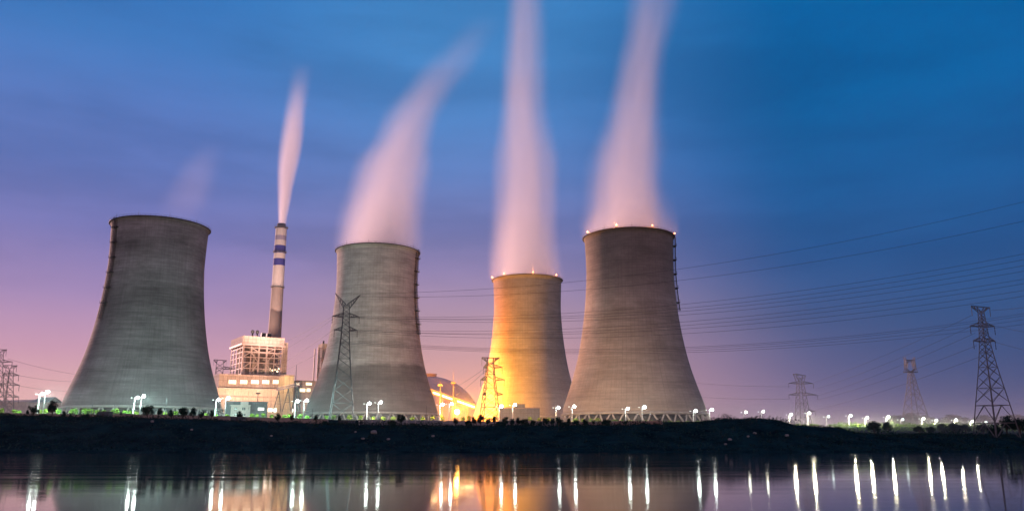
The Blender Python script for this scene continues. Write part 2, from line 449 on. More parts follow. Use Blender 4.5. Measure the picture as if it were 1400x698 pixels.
def mist():
    m = bpy.data.materials.new('yard_mist'); m.use_nodes = True
    t = m.node_tree; t.nodes.clear(); nd, lk = t.nodes, t.links
    o = nd.new('ShaderNodeOutputMaterial'); v = nd.new('ShaderNodeVolumePrincipled')
    v.inputs['Color'].default_value = (0.9, 0.92, 0.95, 1); v.inputs['Anisotropy'].default_value = 0.2
    tcn = nd.new('ShaderNodeTexCoord'); sp = nd.new('ShaderNodeSeparateXYZ'); lk.new(tcn.outputs['Object'], sp.inputs[0])
    a = nd.new('ShaderNodeMath'); a.operation = 'MULTIPLY_ADD'; a.inputs[1].default_value = -1 / 11.0; a.inputs[2].default_value = 12 / 11.0
    lk.new(sp.outputs[2], a.inputs[0])
    e = nd.new('ShaderNodeMath'); e.operation = 'EXPONENT'; lk.new(a.outputs[0], e.inputs[0])
    d = nd.new('ShaderNodeMath'); d.operation = 'MULTIPLY'; d.inputs[1].default_value = MIST; lk.new(e.outputs[0], d.inputs[0])
    lk.new(d.outputs[0], v.inputs['Density']); lk.new(v.outputs[0], o.inputs['Volume'])
    tag(MB().box(-420, 640, 317, 900, 4, 75).build('mist', m), kind='stuff')
MIST = 0.002
if MIST: mist()

# ---------------------------------------------------------------- cooling towers
PROF = [(0, 36.4), (2.5, 35.8), (7.2, 34.3), (15, 31.6), (23, 29.1), (31, 27.2), (39.1, 25.7), (47.2, 24.5), (55.4, 23.56), (62, 23.0), (72, 22.45), (80.4, 22.63), (88.9, 22.97), (91, 23.1)]
def smooth_prof(tab, n):
    xs_ = [tab[0][0] + (tab[-1][0] - tab[0][0]) * i / (n - 1) for i in range(n)]
    def f(x): return sum(interp(tab, max(tab[0][0], min(tab[-1][0], x + d))) for d in (-3, -1.5, 0, 1.5, 3)) / 5
    return [(x, f(x)) for x in xs_]
SP = smooth_prof(PROF, 40)
HS = SP[-1][0]
def rad(z): return interp(SP, z)
LEG = 5.2
NV = 36
def shell_bm():
    outer = [(r, z) for z, r in SP]
    outer += [(SP[-1][1] + 0.5, HS + 0.15), (SP[-1][1] + 0.5, HS + 1.1), (SP[-1][1] - 0.9, HS + 1.1)]
    inner = [(r - 0.8, z) for z, r in reversed(SP)]
    return MB().lathe(outer + inner, 128, closed=True)
SHELL = None
COLMB = None
def tower(label, X, Y, ztop, mt, ladder=None, lamps=None, ladder_kind=0, s=1.0):
    global SHELL, COLMB
    z0 = ztop - (HS + 1.1) * s
    t = thing('cooling_tower', label, 'cooling tower', (X, Y, z0), 0, 'cooling towers of the power station')
    t.scale = (s, s, s)
    sh = shell_bm().build('shell', mt, t)
    # rim walkway with handrail and lightning rods
    rm = MB(); rr = rad(HS)
    rm.lathe([(rr + 0.52, HS + 0.5), (rr + 1.2, HS + 0.55), (rr + 1.2, HS + 0.7), (rr + 0.52, HS + 0.72)], 128, closed=True)
    for h in (1.15, 1.65): rm.lathe([(rr + 1.15, HS + h), (rr + 1.2, HS + h), (rr + 1.2, HS + h + 0.05), (rr + 1.15, HS + h + 0.05)], 96, closed=True)
    for k in range(64):
        a = 2 * math.pi * k / 64
        rm.tube(((rr + 1.17) * math.cos(a), (rr + 1.17) * math.sin(a), HS + 0.6), ((rr + 1.17) * math.cos(a), (rr + 1.17) * math.sin(a), HS + 1.7), 0.04, n=4)
    rm.build('rim_walkway', DARKSTEEL, t)
    for k in range(10):
        a = 2 * math.pi * (k + 0.4) / 10
        MB().tube((rr * math.cos(a), rr * math.sin(a), HS + 1.1), (rr * math.cos(a), rr * math.sin(a), HS + 3.6), 0.09, 0.04, n=5).build('lightning_rod', DARKSTEEL, t)
    # ring beam and V-columns
    MB().lathe([(36.85, -0.25), (36.85, 0.7), (36.1, 0.9), (35.4, 0.2), (35.4, -0.25)], 128, closed=True).build('ring_beam', CONC, t)
    if COLMB is None:
        m_ = MB()
        def prism(a, b, tw):
            m_.tube(a, b, tw, tw * 0.92, n=8)
        d = math.pi / NV
        m_.tube((0, -38.0, -LEG), (36.2 * math.sin(d * 0.86), -36.2 * math.cos(d * 0.86), -0.1), 0.42, 0.40, n=8)
        COLMB = m_.build('support_column', CONC, t); first = COLMB
        MIR = None
    cols = 0
    for k in range(NV):
        for sgn in (1, -1):
            if cols == 0 and COLMB.parent is t and not getattr(tower, 'done', False):
                tower.done = True; c = COLMB
            else:
                c = COLMB.copy(); col.objects.link(c); c.parent = t
            c.rotation_euler = (0, 0, 2 * math.pi * k / NV)
            c.scale = (sgn, 1, 1)
            cols += 1
    MB().lathe([(40.5, -LEG - 1.2), (40.5, -LEG + 0.6), (39.9, -LEG + 0.6), (39.9, -LEG - 1.2)], 96, closed=True).build('basin_wall', CONC, t)
    MB().lathe([(33.2, -LEG - 1), (33.2, -0.6)], 64).build('fill_pack', mat('wet_fill', (0.03, 0.035, 0.04), 0.8), t)
    # ladder with cage running up the shell
    if ladder:
        a0, zlow, off = ladder
        lm = MB(); n_ = 60
        def pt(z, da, o): 
            a = a0 + da; r = rad(z) + o
            return Vector((r * math.sin(a), -r * math.cos(a), z))
        zs = [zlow + (HS + 1 - zlow) * i / n_ for i in range(n_ + 1)]
        wdt = 0.030
        for da in (-wdt, wdt): lm.path([pt(z, da, off) for z in zs], 0.14, n=4)
        for da in (-wdt, wdt): lm.path([pt(z, da, 0.12) for z in zs], 0.10, n=4)
        for z in zs:
            lm.tube(pt(z, -wdt, off), pt(z, wdt, off), 0.09, n=4)
            if ladder_kind != 2: lm.tube(pt(z, -wdt, 0.0), pt(z, -wdt, off), 0.08, n=4); lm.tube(pt(z, wdt, 0.0), pt(z, wdt, off), 0.08, n=4)
        lm.build('ladder', DARKSTEEL, t)
        step = 7.5
        z = HS - 4
        while z > zlow + 2:
            pm = MB(); q = []
            for da in (-0.07, 0.10):
                for o in (0.0, off + 0.5): q += [pt(z, da, o), pt(z + 0.25, da, o)]
            pm.add(q, [(0, 2, 6, 4), (1, 5, 7, 3), (0, 1, 3, 2), (4, 6, 7, 5), (2, 3, 7, 6), (0, 4, 5, 1)])
            for da in (-0.07, 0.10): pm.tube(pt(z, da, off + 0.4), pt(z + 1.3, da, off + 0.4), 0.08, n=4)
            pm.tube(pt(z + 1.3, -0.07, off + 0.4), pt(z + 1.3, 0.10, off + 0.4), 0.08, n=4)
            pm.build('ladder_platform', DARKSTEEL, t)
            z -= step
    for a in lamps or ():
        r = rr + 1.0
        p = (r * math.sin(a), -r * math.cos(a), HS + 1.8)
        wl = MB().tube((p[0], p[1], HS + 0.6), (p[0], p[1], HS + 1.6), 0.10, n=6).build('warning_lamp', DARKSTEEL, t)
        MB().ball(p, 0.42, n=10, m=6).build('lens', REDLAMP, wl)
        ld = bpy.data.lights.new('warning_glow', 'POINT'); ld.energy = 1800; ld.color = (1, 0.36, 0.14); ld.shadow_soft_size = 0.3
        lo = bpy.data.objects.new('warning_glow', ld); lo.location = (p[0] * 1.012, p[1] * 1.012, HS + 2.5); col.objects.link(lo); lo.parent = wl
    return t
T1 = (-185.5, 423.0); T2 = (-77.0, 463.0); T3 = (10.4, 552.0); T4 = (61.5, 424.0)
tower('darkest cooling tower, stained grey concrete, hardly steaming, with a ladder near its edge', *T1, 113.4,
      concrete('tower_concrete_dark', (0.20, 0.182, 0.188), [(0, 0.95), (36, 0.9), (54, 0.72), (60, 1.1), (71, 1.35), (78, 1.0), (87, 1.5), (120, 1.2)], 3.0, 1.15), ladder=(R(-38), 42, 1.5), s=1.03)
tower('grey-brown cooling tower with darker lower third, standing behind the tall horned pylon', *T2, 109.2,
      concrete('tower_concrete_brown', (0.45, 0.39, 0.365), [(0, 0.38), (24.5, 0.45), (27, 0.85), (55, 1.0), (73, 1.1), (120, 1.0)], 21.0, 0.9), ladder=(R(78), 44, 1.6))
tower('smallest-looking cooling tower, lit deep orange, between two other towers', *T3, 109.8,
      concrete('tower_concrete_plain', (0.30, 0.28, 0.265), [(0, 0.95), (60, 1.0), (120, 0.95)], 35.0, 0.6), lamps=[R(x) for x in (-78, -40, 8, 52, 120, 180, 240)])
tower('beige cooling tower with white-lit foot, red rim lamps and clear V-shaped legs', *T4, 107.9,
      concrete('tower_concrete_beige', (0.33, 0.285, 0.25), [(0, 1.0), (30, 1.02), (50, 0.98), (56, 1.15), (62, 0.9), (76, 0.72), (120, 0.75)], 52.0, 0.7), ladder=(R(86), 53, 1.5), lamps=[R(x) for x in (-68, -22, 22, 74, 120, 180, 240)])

# ---------------------------------------------------------------- steam
def plume(label, X, Y, rows, seed, taus, z_start, name='steam_plume', edge=1.7):
    """rows: (py, left px, right px) read off the photo, turned into a bent column of vapour round the stack's own axis"""
    pts = []
    for (py, l, r), tau in zip(rows, taus):
        a, b, c = P(l, py, Y), P(r, py, Y), P((l + r) / 2, py, Y)
        pts.append((c.z, c.x, (b.x - a.x) / 2 * (1.13 + (edge - 1.13) * min(1, len(pts) / 4)), tau))
    pts[0] = (min(pts[0][0], z_start), pts[0][1], pts[0][2], pts[0][3])
    zb, zt = pts[0][0], pts[-1][0]; H = zt - zb
    o_x = X
    cxs = [p[1] - o_x for p in pts]; WX = max(abs(v) for v in cxs) * 2.2 + 1
    RM = max(p[2] for p in pts) * 1.05
    DM = max(p[3] / p[2] for p in pts) * 1.05
    m = bpy.data.materials.new('steam'); m.use_nodes = True
    t = m.node_tree; t.nodes.clear(); nd, lk = t.nodes, t.links
    def mm(op, a, bb=None, clamp=False):
        n = nd.new('ShaderNodeMath'); n.operation = op; n.use_clamp = clamp
        for i, v in enumerate((a, bb)):
            if v is None: continue
            if isinstance(v, (int, float)): n.inputs[i].default_value = v
            else: lk.new(v, n.inputs[i])
        return n.outputs[0]
    tcn = nd.new('ShaderNodeTexCoord'); sp = nd.new('ShaderNodeSeparateXYZ'); lk.new(tcn.outputs['Object'], sp.inputs[0])
    u = mm('DIVIDE', sp.outputs[2], H, True)
    def fc(vals):
        n = nd.new('ShaderNodeFloatCurve'); cv = n.mapping.curves[0]
        pp = [((p[0] - zb) / H, v) for p, v in zip(pts, vals)]
        cv.points[0].location = pp[0]; cv.points[-1].location = pp[-1]
        for q in pp[1:-1]: cv.points.new(*q)
        for q in cv.points: q.handle_type = 'AUTO_CLAMPED'
        n.mapping.update(); lk.new(u, n.inputs['Value'])
        return n.outputs[0]
    cx = mm('MULTIPLY', mm('SUBTRACT', fc([v / WX + 0.5 for v in cxs]), 0.5), WX)
    rr = mm('MULTIPLY', fc([p[2] / RM for p in pts]), RM)
    dd = mm('MULTIPLY', fc([p[3] / p[2] / DM for p in pts]), DM)
    nz = nd.new('ShaderNodeTexNoise'); nz.inputs['Scale'].default_value = 0.03; nz.inputs['Detail'].default_value = 3
    mp = nd.new('ShaderNodeMapping'); mp.inputs['Scale'].default_value = (1.6, 1.6, 0.35); mp.inputs['Location'].default_value = (seed, 0, 0)
    lk.new(tcn.outputs['Object'], mp.inputs[0]); lk.new(mp.outputs[0], nz.inputs['Vector'])
    dx = mm('SUBTRACT', sp.outputs[0], cx)
    q = mm('DIVIDE', mm('SQRT', mm('ADD', mm('MULTIPLY', dx, dx), mm('MULTIPLY', sp.outputs[1], sp.outputs[1]))), rr)
    q = mm('ADD', q, mm('MULTIPLY', mm('SUBTRACT', nz.outputs['Fac'], 0.5), 0.5))
    fall = nd.new('ShaderNodeMapRange'); fall.interpolation_type = 'SMOOTHSTEP'
    lk.new(q, fall.inputs['Value']); fall.inputs['From Min'].default_value = 1.0; fall.inputs['From Max'].default_value = 0.0
    mp2 = nd.new('ShaderNodeMapping'); mp2.inputs['Scale'].default_value = (1.0, 1.0, 0.16); mp2.inputs['Location'].default_value = (seed * 3, 0, 0)
    cxv = nd.new('ShaderNodeCombineXYZ'); lk.new(dx, cxv.inputs[0]); lk.new(sp.outputs[1], cxv.inputs[1]); lk.new(sp.outputs[2], cxv.inputs[2])
    n2 = nd.new('ShaderNodeTexNoise'); n2.inputs['Scale'].default_value = 0.11; n2.inputs['Detail'].default_value = 2
    lk.new(cxv.outputs[0], mp2.inputs[0]); lk.new(mp2.outputs[0], n2.inputs['Vector'])
    streak = nd.new('ShaderNodeMapRange'); lk.new(n2.outputs['Fac'], streak.inputs[0])
    for i_, x_ in enumerate((0.3, 0.7, 0.72, 1.3)): streak.inputs[i_ + 1].default_value = x_
    dens = mm('MULTIPLY', mm('MULTIPLY', dd, fall.outputs[0]), streak.outputs[0])
    v = nd.new('ShaderNodeVolumePrincipled'); v.inputs['Color'].default_value = (0.97, 0.965, 0.97, 1); v.inputs['Anisotropy'].default_value = 0.4
    lk.new(dens, v.inputs['Density'])
    o = nd.new('ShaderNodeOutputMaterial'); lk.new(v.outputs[0], o.inputs['Volume'])
    # hull round the vapour
    n = 24; hv = []; rows_ = 40
    for i in range(rows_ + 1):
        z = H * i / rows_
        ccx = interp([(p[0] - zb, c_) for p, c_ in zip(pts, cxs)], z); rr_ = interp([(p[0] - zb, p[2]) for p in pts], z) * 1.08 + 0.6
        if i == 0: rr_ = pts[0][2] * 0.98
        for k in range(n):
            a = 2 * math.pi * k / n
            hv.append((ccx + rr_ * math.cos(a), rr_ * math.sin(a), z))
    hf = [(i * n + k, i * n + (k + 1) % n, (i + 1) * n + (k + 1) % n, (i + 1) * n + k) for i in range(rows_) for k in range(n)]
    hf += [tuple(reversed(range(n))), tuple(rows_ * n + k for k in range(n))]
    ob = MB().add(hv, hf).build(name, m)
    ob.location = (o_x, Y, zb)
    tag(ob, label, 'steam plume', 'steam rising from the power station', 'thing')
plume('broad steam plume leaning up out of the grey-brown tower behind the horned pylon', *T2, [(341, 474, 562), (332, 468, 572), (298, 479, 571), (264, 492, 571), (229, 504, 575), (195, 523, 578), (160.5, 537, 590), (126, 561, 612), (92, 590, 638), (57, 622, 664), (20, 650, 690)],
      3.0, [3.8, 3.6, 2.5, 1.65, 1.25, 0.95, 0.66, 0.38, 0.19, 0.07, 0.0], 104)
plume('straight tall steam plume rising from the orange-lit tower', *T3, [(383, 681, 762), (367, 676, 767), (321, 682, 757), (275, 686, 752), (229, 688, 750), (183, 691, 743), (138, 693, 738), (92, 694, 738), (46, 697, 739), (0, 699, 739), (-60, 700, 745), (-120, 702, 752)],
      13.0, [3.8, 3.6, 2.4, 1.45, 1.1, 0.86, 0.68, 0.55, 0.44, 0.34, 0.18, 0.0], 105)
plume('wide-based steam plume rising from the beige tower with red rim lamps', *T4, [(322, 808, 910), (312, 803, 917), (287, 813, 909), (252, 817, 899), (218, 823, 896), (172, 836, 895), (126, 844, 896), (80, 852, 900), (34, 862, 912), (0, 866, 920), (-60, 878, 940), (-120, 890, 960)],
      23.0, [3.8, 3.6, 2.5, 1.55, 1.15, 0.85, 0.64, 0.48, 0.36, 0.27, 0.12, 0.0], 103)
plume('thin bright smoke plume widening upward from the banded chimney', P(385, 306, 580).x, 580.0, [(306, 381.5, 391), (300, 380, 392), (276, 380, 397), (253, 380.5, 400.5), (230, 381.5, 405), (207, 383, 410), (184, 385.5, 413.5), (160, 388.5, 416), (137, 392, 419), (114, 395, 423), (85, 398, 428)],
      33.0, [3.4, 3.2, 2.8, 2.4, 2.0, 1.6, 1.15, 0.7, 0.36, 0.13, 0.0], 150, 'smoke_plume', 1.35)
plume('faint wisp of steam drifting from the darkest cooling tower', *T1, [(300, 200, 262), (288, 215, 277), (269, 226, 283), (245, 241, 289), (222, 258, 297), (207, 270, 303), (190, 280, 310)],
      43.0, [0.0, 0.05, 0.11, 0.105, 0.07, 0.03, 0.0], 110)

# ---------------------------------------------------------------- chimney
def band_mat():
    m, t, b = newmat('banded_paint'); nd, lk = t.nodes, t.links
    tcn = nd.new('ShaderNodeTexCoord'); sp = nd.new('ShaderNodeSeparateXYZ'); lk.new(tcn.outputs['Object'], sp.inputs[0])
    d = nd.new('ShaderNodeMath'); d.operation = 'DIVIDE'; d.inputs[1].default_value = CH_H; lk.new(sp.outputs[2], d.inputs[0])
    r = nd.new('ShaderNodeValToRGB'); r.color_ramp.interpolation = 'CONSTANT'; el = r.color_ramp.elements
    white, blue, conc, pale = (0.62, 0.58, 0.57), (0.05, 0.06, 0.30), (0.30, 0.26, 0.25), (0.30, 0.29, 0.42)
    def h(py): return (P(381, py, 580).z - CH_Z) / CH_H
    seq = [(0, conc), (h(393), white), (h(363.5), blue), (h(354), white), (h(347), blue), (h(337), white), (h(329.5), pale), (h(323.5), white), (h(312), conc)]
    for i, (p, c) in enumerate(seq):
        e = el[i] if i < 2 else el.new(p)
        e.position = p; e.color = c + (1,)
    lk.new(d.outputs[0], r.inputs[0])
    n = nd.new('ShaderNodeTexNoise'); mp = nd.new('ShaderNodeMapping'); mp.inputs['Scale'].default_value = (0.6, 0.6, 0.06); n.inputs['Detail'].default_value = 5
    lk.new(tcn.outputs['Object'], mp.inputs[0]); lk.new(mp.outputs[0], n.inputs['Vector'])
    mx = nd.new('ShaderNodeMix'); mx.data_type = 'RGBA'; mx.blend_type = 'MULTIPLY'; mx.inputs[0].default_value = 0.4
    lk.new(r.outputs[0], mx.inputs[6]); lk.new(n.outputs['Fac'], mx.inputs[7]); lk.new(mx.outputs[2], b.inputs['Base Color'])
    b.inputs['Roughness'].default_value = 0.75
    return m
CH_Z = 12.0
CH_H = P(384, 306, 580).z - CH_Z
ch = thing('banded_chimney', 'tall slim chimney with blue and white bands behind the boiler house', 'chimney', (P(385, 306, 580).x, 580, CH_Z))
MB().lathe([(5.8, 0), (4.9, 36), (4.2, CH_H * 0.62), (3.9, CH_H - 4), (3.9, CH_H - 3.6), (3.2, CH_H - 3.5), (3.0, CH_H), (2.4, CH_H), (2.4, CH_H - 6)], 48).build('shaft', band_mat(), ch)
for py in (311.5, 345, 393):
    z = P(384, py, 580).z - CH_Z
    pm = MB().lathe([(3.9, z - 0.3), (4.8, z), (4.8, z + 0.3), (3.9, z + 0.3)], 48, closed=True)
    pm.lathe([(4.72, z + 1.2), (4.8, z + 1.2), (4.8, z + 1.3), (4.72, z + 1.3)], 48, closed=True)
    for k in range(16):
        a = k * math.pi / 8; pm.tube((4.76 * math.cos(a), 4.76 * math.sin(a), z), (4.76 * math.cos(a), 4.76 * math.sin(a), z + 1.3), 0.06, n=4)
    pm.build('gallery_platform', STEEL, ch)

# ---------------------------------------------------------------- buildings
class Site:
    """a vertical facade line through (px, Y) turned by ang; t runs along it to the right, v backwards"""
    def __init__(s, px, Y, ang):
        p = P(px, 590, Y); s.o = Vector((p.x, p.y, 0)); s.u = Vector((math.cos(ang), math.sin(ang), 0)); s.v = Vector((-math.sin(ang), math.cos(ang), 0)); s.ang = ang
    def t(s, px, py=560):
        k = (px - 700) / F
        # X = k*(Y*cs + (Z)*sn); take Z from py at the line's own distance
        tt = 0
        for _ in range(6):
            q = s.o + s.u * tt; Z = P(px, py, q.y).z - CAMZ
            tt = (k * (s.o.y * cs + Z * sn) - s.o.x) / (s.u.x - k * s.u.y * cs)
        return tt
    def z(s, px, py): 
        q = s.o + s.u * s.t(px, py)
        return P(px, py, q.y).z
def building(name, label, cat, site, zb):
    return thing(name, label, cat, (site.o.x, site.o.y, zb), site.ang)
CREAM = mat('cream_render', (0.60, 0.52, 0.42), 0.85, 0, 0.12, 0.08, seam=4.5)
TAN = mat('tan_cladding', (0.42, 0.34, 0.28), 0.8, 0, 0.15, 0.1, seam=2.4)
YEL = mat('yellow_cladding', (0.62, 0.56, 0.34), 0.8, 0, 0.1, 0.1, seam=3)
PINKC = mat('pale_cladding', (0.55, 0.44, 0.38), 0.8, 0, 0.1, 0.1, seam=2.6)
GREYC = mat('blue_grey_cladding', (0.17, 0.20, 0.22), 0.7, 0, 0.15, 0.2, seam=2.0)
WHITEW = mat('white_wall', (0.68, 0.68, 0.62), 0.8, 0, 0.08, 0.2)
FRAME = mat('frame_steel', (0.46, 0.36, 0.32), 0.6, 0.1, 0.15, 0.3)
CORE = mat('boiler_casing', (0.16, 0.115, 0.10), 0.8, 0, 0.4, 0.15, seam=3.2)
GLASS = mat('dark_glass', (0.03, 0.05, 0.06), 0.15, 0, 0.1)
A = R(32)

# boiler house: roof block, open steel frame, casing behind it
S = Site(323.7, 520, A); zb = 12.0
bh = building('boiler_house', 'tall open-framed boiler house with pale roof block in front of the banded chimney', 'boiler house', S, zb)
xr = S.t(386, 500); dp = 30
zf0, zf1, zt_ = S.z(350, 516) - zb, S.z(350, 469.5) - zb, S.z(350, 459.5) - zb
MB().box(-0.4, xr + 0.4, -0.4, dp, zf1, zt_).build('roof_block', PINKC, bh)
MB().box(-1.0, xr + 1.0, -1.0, dp + 0.6, zf1 - 1.3, zf1 - 0.004).build('roof_ledge', FRAME, bh)
core = MB().box(3.5, xr - 3, 4.5, dp - 2, 0, zf1 - 1.4)
core.build('boiler_casing', CORE, bh)
fr = MB(); nb = 6
for i in range(nb):
    x = 0.5 + (xr - 1) * i / (nb - 1); tk = 0.9 if i in (0, 2, 3, 5) else 0.55
    fr.box(x - tk / 2, x + tk / 2, 0, tk, 0, zf1 - 1.31)
for j in range(1, 5):
    y = dp * j / 4 - 0.5
    for x in (0.5, xr - 0.5): fr.box(x - 0.35, x + 0.35, y - 0.35, y + 0.35, 0, zf1 - 1.31)
lv = [zf0 + (zf1 - zf0) * k for k in (0.10, 0.27, 0.44, 0.60, 0.75, 0.88)]
for k, z in enumerate(lv):
    tk = 0.9 if k == 4 else 0.5
    fr.box(-0.1, xr + 0.1, -0.12, 0.6, z - tk / 2, z + tk / 2)
    for x in (0.3, xr - 0.7): fr.box(x, x + 0.45, 0.61, dp - 1, z - 0.25, z + 0.25)
xc = [0.5 + (xr - 1) * i / (nb - 1) for i in range(nb)]
for a_, b_, c_, d_ in ((1, 0, 2, 2), (2, 2, 1, 4), (3, 2, 4, 4), (4, 0, 3, 2), (2, 4, 1, 5), (3, 4, 4, 5), (0, 1, 1, 2), (5, 1, 4, 2), (0, 3, 1, 4), (5, 3, 4, 4)):
    fr.bar((xc[a_], 0.2, lv[b_]), (xc[c_], 0.2, lv[d_]), 0.55)
fr.build('steel_frame', FRAME, bh)
for k in range(9):
    x = xr * rnd.uniform(0.12, 0.9); z = rnd.choice(lv) + rnd.uniform(1, 3); wd = rnd.uniform(1, 3)
    MB().box(x, x + wd, 2.0, 4.2, z, z + rnd.uniform(1.2, 3)).build('duct_box', TAN, bh)
MB().tube((xr * .3, 1.5, zf0), (xr * .3, 1.5, zf1 - 4), 0.8, n=10).tube((xr * .66, 1.8, zf0), (xr * .66, 1.8, lv[3]), 1.0, n=10).build('downcomer_pipe', TAN, bh)
for px, py in ((364, 504.5), (366.5, 506), (370, 504), (373.5, 505.5), (377, 504.5), (380, 507), (382, 503.5)):
    x = S.t(px, py); z = S.z(px, py) - zb
    MB().box(x - 0.45, x + 0.45, 1.2, 1.5, z - 0.45, z + 0.45).build('work_light', glow('work_light', (1, 0.9, 0.55), 3.0), bh)
for x in (7, 10): MB().tube((x, 6, zt_), (x, 6, zt_ + 3.5), 0.5, n=8).ball((x, 6, zt_ + 3.6), 1.2).build('vent_pipe', DARKSTEEL, bh)
for x in (xr - 13, xr - 9.5): MB().box(x, x + 2.6, 5, 8, zt_ + 0.003, zt_ + 3.2).build('roof_fan', DARKSTEEL, bh)
MB().box(xr + 0.45, xr + 3.2, 1, 6, 0, zf1 + 2).build('stair_tower', TAN, bh)

rf = MB().box(xr * .35, xr * .35 + 2.2, dp - 1.2, dp - .2, zt_ + 1.2, zt_ + 2.4).box(xr * .35 + .9, xr * .35 + 1.2, dp - .9, dp - .6, zt_ + .003, zt_ + 1.19).build('added_roof_flood', DARKSTEEL, bh)  # unseen lamp added on the roof to brighten the chimney's lower shaft
ld = bpy.data.lights.new('lamp_light', 'SPOT'); ld.energy = 60000; ld.color = (1, .55, .40); ld.spot_size = R(80); ld.spot_blend = 0.8; ld.shadow_soft_size = 0.6
lo = bpy.data.objects.new('lamp_light', ld); col.objects.link(lo); lo.parent = rf; lo.location = (xr * .35 + 1.1, dp + .3, zt_ + 2.0)
hd_ = bh.matrix_basis.inverted() @ Vector((P(378, 425, 580).x, 580, 105)) - lo.location
lo.rotation_euler = hd_.to_track_quat('-Z', 'Y').to_euler()

# bunker bay with its row of lit windows, in front
S = Site(294, 500, A); zb = 12.0
bb = building('bunker_bay', 'long tan bunker bay with five lit windows under the open-framed boiler house', 'building', S, zb)
x1 = S.t(384.6, 525); z0_, z1_ = S.z(330, 532) - zb, S.z(330, 513.5) - zb
MB().box(0, x1, 0, 14, 0, z1_).build('wall', TAN, bb)
MB().box(-0.3, x1 + 0.3, -0.3, 14.2, z1_ + 0.003, z1_ + 0.9).build('parapet', PINKC, bb)
for a, b in ((312.8, 322.6), (328.3, 337.8), (343.4, 353.7), (358.5, 367.8), (373, 382)):
    xa, xb = S.t(a, 521), S.t(b, 521); za, zc = S.z(a, 524) - zb, S.z(a, 519) - zb
    wn = MB()
    for q in ((xa - .3, xa, za - .3, zc + .3), (xb, xb + .3, za - .3, zc + .3), (xa, xb, zc, zc + .3), (xa, xb, za - .3, za)): wn.box(q[0], q[1], -0.25, -0.004, q[2], q[3])
    for k in range(1, 4): wn.box(xa + (xb - xa) * k / 4 - .08, xa + (xb - xa) * k / 4 + .08, -0.2, -0.02, za, zc)
    wf = wn.build('window', FRAME, bb)
    MB().box(xa, xb, -0.12, -0.03, za, zc).build('pane', WINLIT, wf)
# turbine hall
S = Site(293, 486, A); zb = 12.0
th = building('turbine_hall', 'brightly lit cream turbine hall behind the small office, below the bunker bay', 'building', S, zb)
x1 = S.t(436, 545); z1_ = S.z(350, 532.5) - zb
MB().box(0, x1, 0, 11, 0, z1_).build('wall', CREAM, th)
MB().box(-0.3, x1 + 0.3, -0.35, 11.2, z1_ + 0.003, z1_ + 0.8).build('parapet', PINKC, th)
MB().box(0.5, x1 - 0.5, -0.3, -0.004, z1_ - 4.6, z1_ - 3.6).build('girder', TAN, th)
for k in range(14):
    x = x1 * (0.03 + 0.07 * k); MB().box(x - 0.25, x + 0.25, -0.22, -0.004, 0, z1_ - 4.7).build('pilaster', PINKC, th)
xa, xb = S.t(366, 560), S.t(420, 560)
za = S.z(390, 562.5) - zb; zc = S.z(390, 558.5) - zb
nseg = 9
for k in range(nseg):
    a_, b_ = xa + (xb - xa) * k / nseg + 0.25, xa + (xb - xa) * (k + 1) / nseg - 0.25
    MB().box(a_, b_, -0.45, -0.25, za, zc).build('lit_panel', glow('hall_light', (1, 0.97, 0.82), 5.0), th)
# yellow transfer tower and the lit wing
S = Site(384.9, 492, A); zb = 12.0
yt = building('transfer_tower', 'plain yellow clad transfer tower at the end of the bunker bay', 'building', S, zb)
x1 = S.t(402, 520); z1_ = S.z(392, 513) - zb
MB().box(0, x1, 0, 12, 0, z1_).build('wall', YEL, yt)
MB().box(-0.2, x1 + 0.2, -0.2, 12.2, z1_ + 0.003, z1_ + 0.5).build('parapet', PINKC, yt)
S = Site(402.6, 505, A); zb = 12.0
lw = building('workshop_wing', 'low pale workshop wing with lit window rows between boiler house and grey-brown tower', 'building', S, zb)
x1 = S.t(440, 530); z1_ = S.z(415, 521) - zb
MB().box(0, x1, 0, 14, 0, z1_).build('wall', PINKC, lw)
MB().box(-0.2, x1 + 0.2, -0.2, 14.2, z1_ + 0.003, z1_ + 0.6).build('parapet', TAN, lw)
for (a, b, c, d) in ((405, 409, 525.5, 523), (409.5, 417, 535, 530.5), (419, 424, 535, 530.5), (418, 426, 526, 522.5)):
    xa, xb = S.t(a, c), S.t(b, c); za, zc = S.z(a, c) - zb, S.z(a, d) - zb
    wf = MB().box(xa - .25, xb + .25, -0.2, -0.004, za - .25, zc + .25).build('window', FRAME, lw)
    MB().box(xa, xb, -0.3, -0.203, za, zc).build('pane', WINLIT, wf)
# coal bunker frame behind the brown tower
S = Site(429.5, 560, A); zb = 12.0
sf = building('crusher_tower', 'slim steel-framed crusher tower peeping out beside the grey-brown cooling tower', 'tower', S, zb)
x1 = S.t(446, 490); ztop_ = S.z(435, 475) - zb
f2 = MB()
for x in (0, x1 * .45, x1 * .75):
    for y in (0, 7): f2.box(x - .35, x + .35, y - .35, y + .35, 0, ztop_)
for k in range(6):
    z = ztop_ * (0.35 + 0.13 * k)
    f2.box(-.3, x1 * .75, -.36, .36, z - .3, z + .3)
for k in range(5):
    z = ztop_ * (0.35 + 0.13 * k); f2.bar((0, 0, z), (x1 * .45, 0, z + ztop_ * .13), 0.4)
f2.build('steel_frame', FRAME, sf)
MB().box(x1 * .5, x1 * 1.4, 0.5, 9, 0, S.z(440, 469) - zb).build('wall', CREAM, sf)
MB().tube((x1 * .7, 2, S.z(440, 469) - zb), (x1 * .7, 2, S.z(440, 465) - zb), 0.6, n=8).build('vent_pipe', DARKSTEEL, sf)
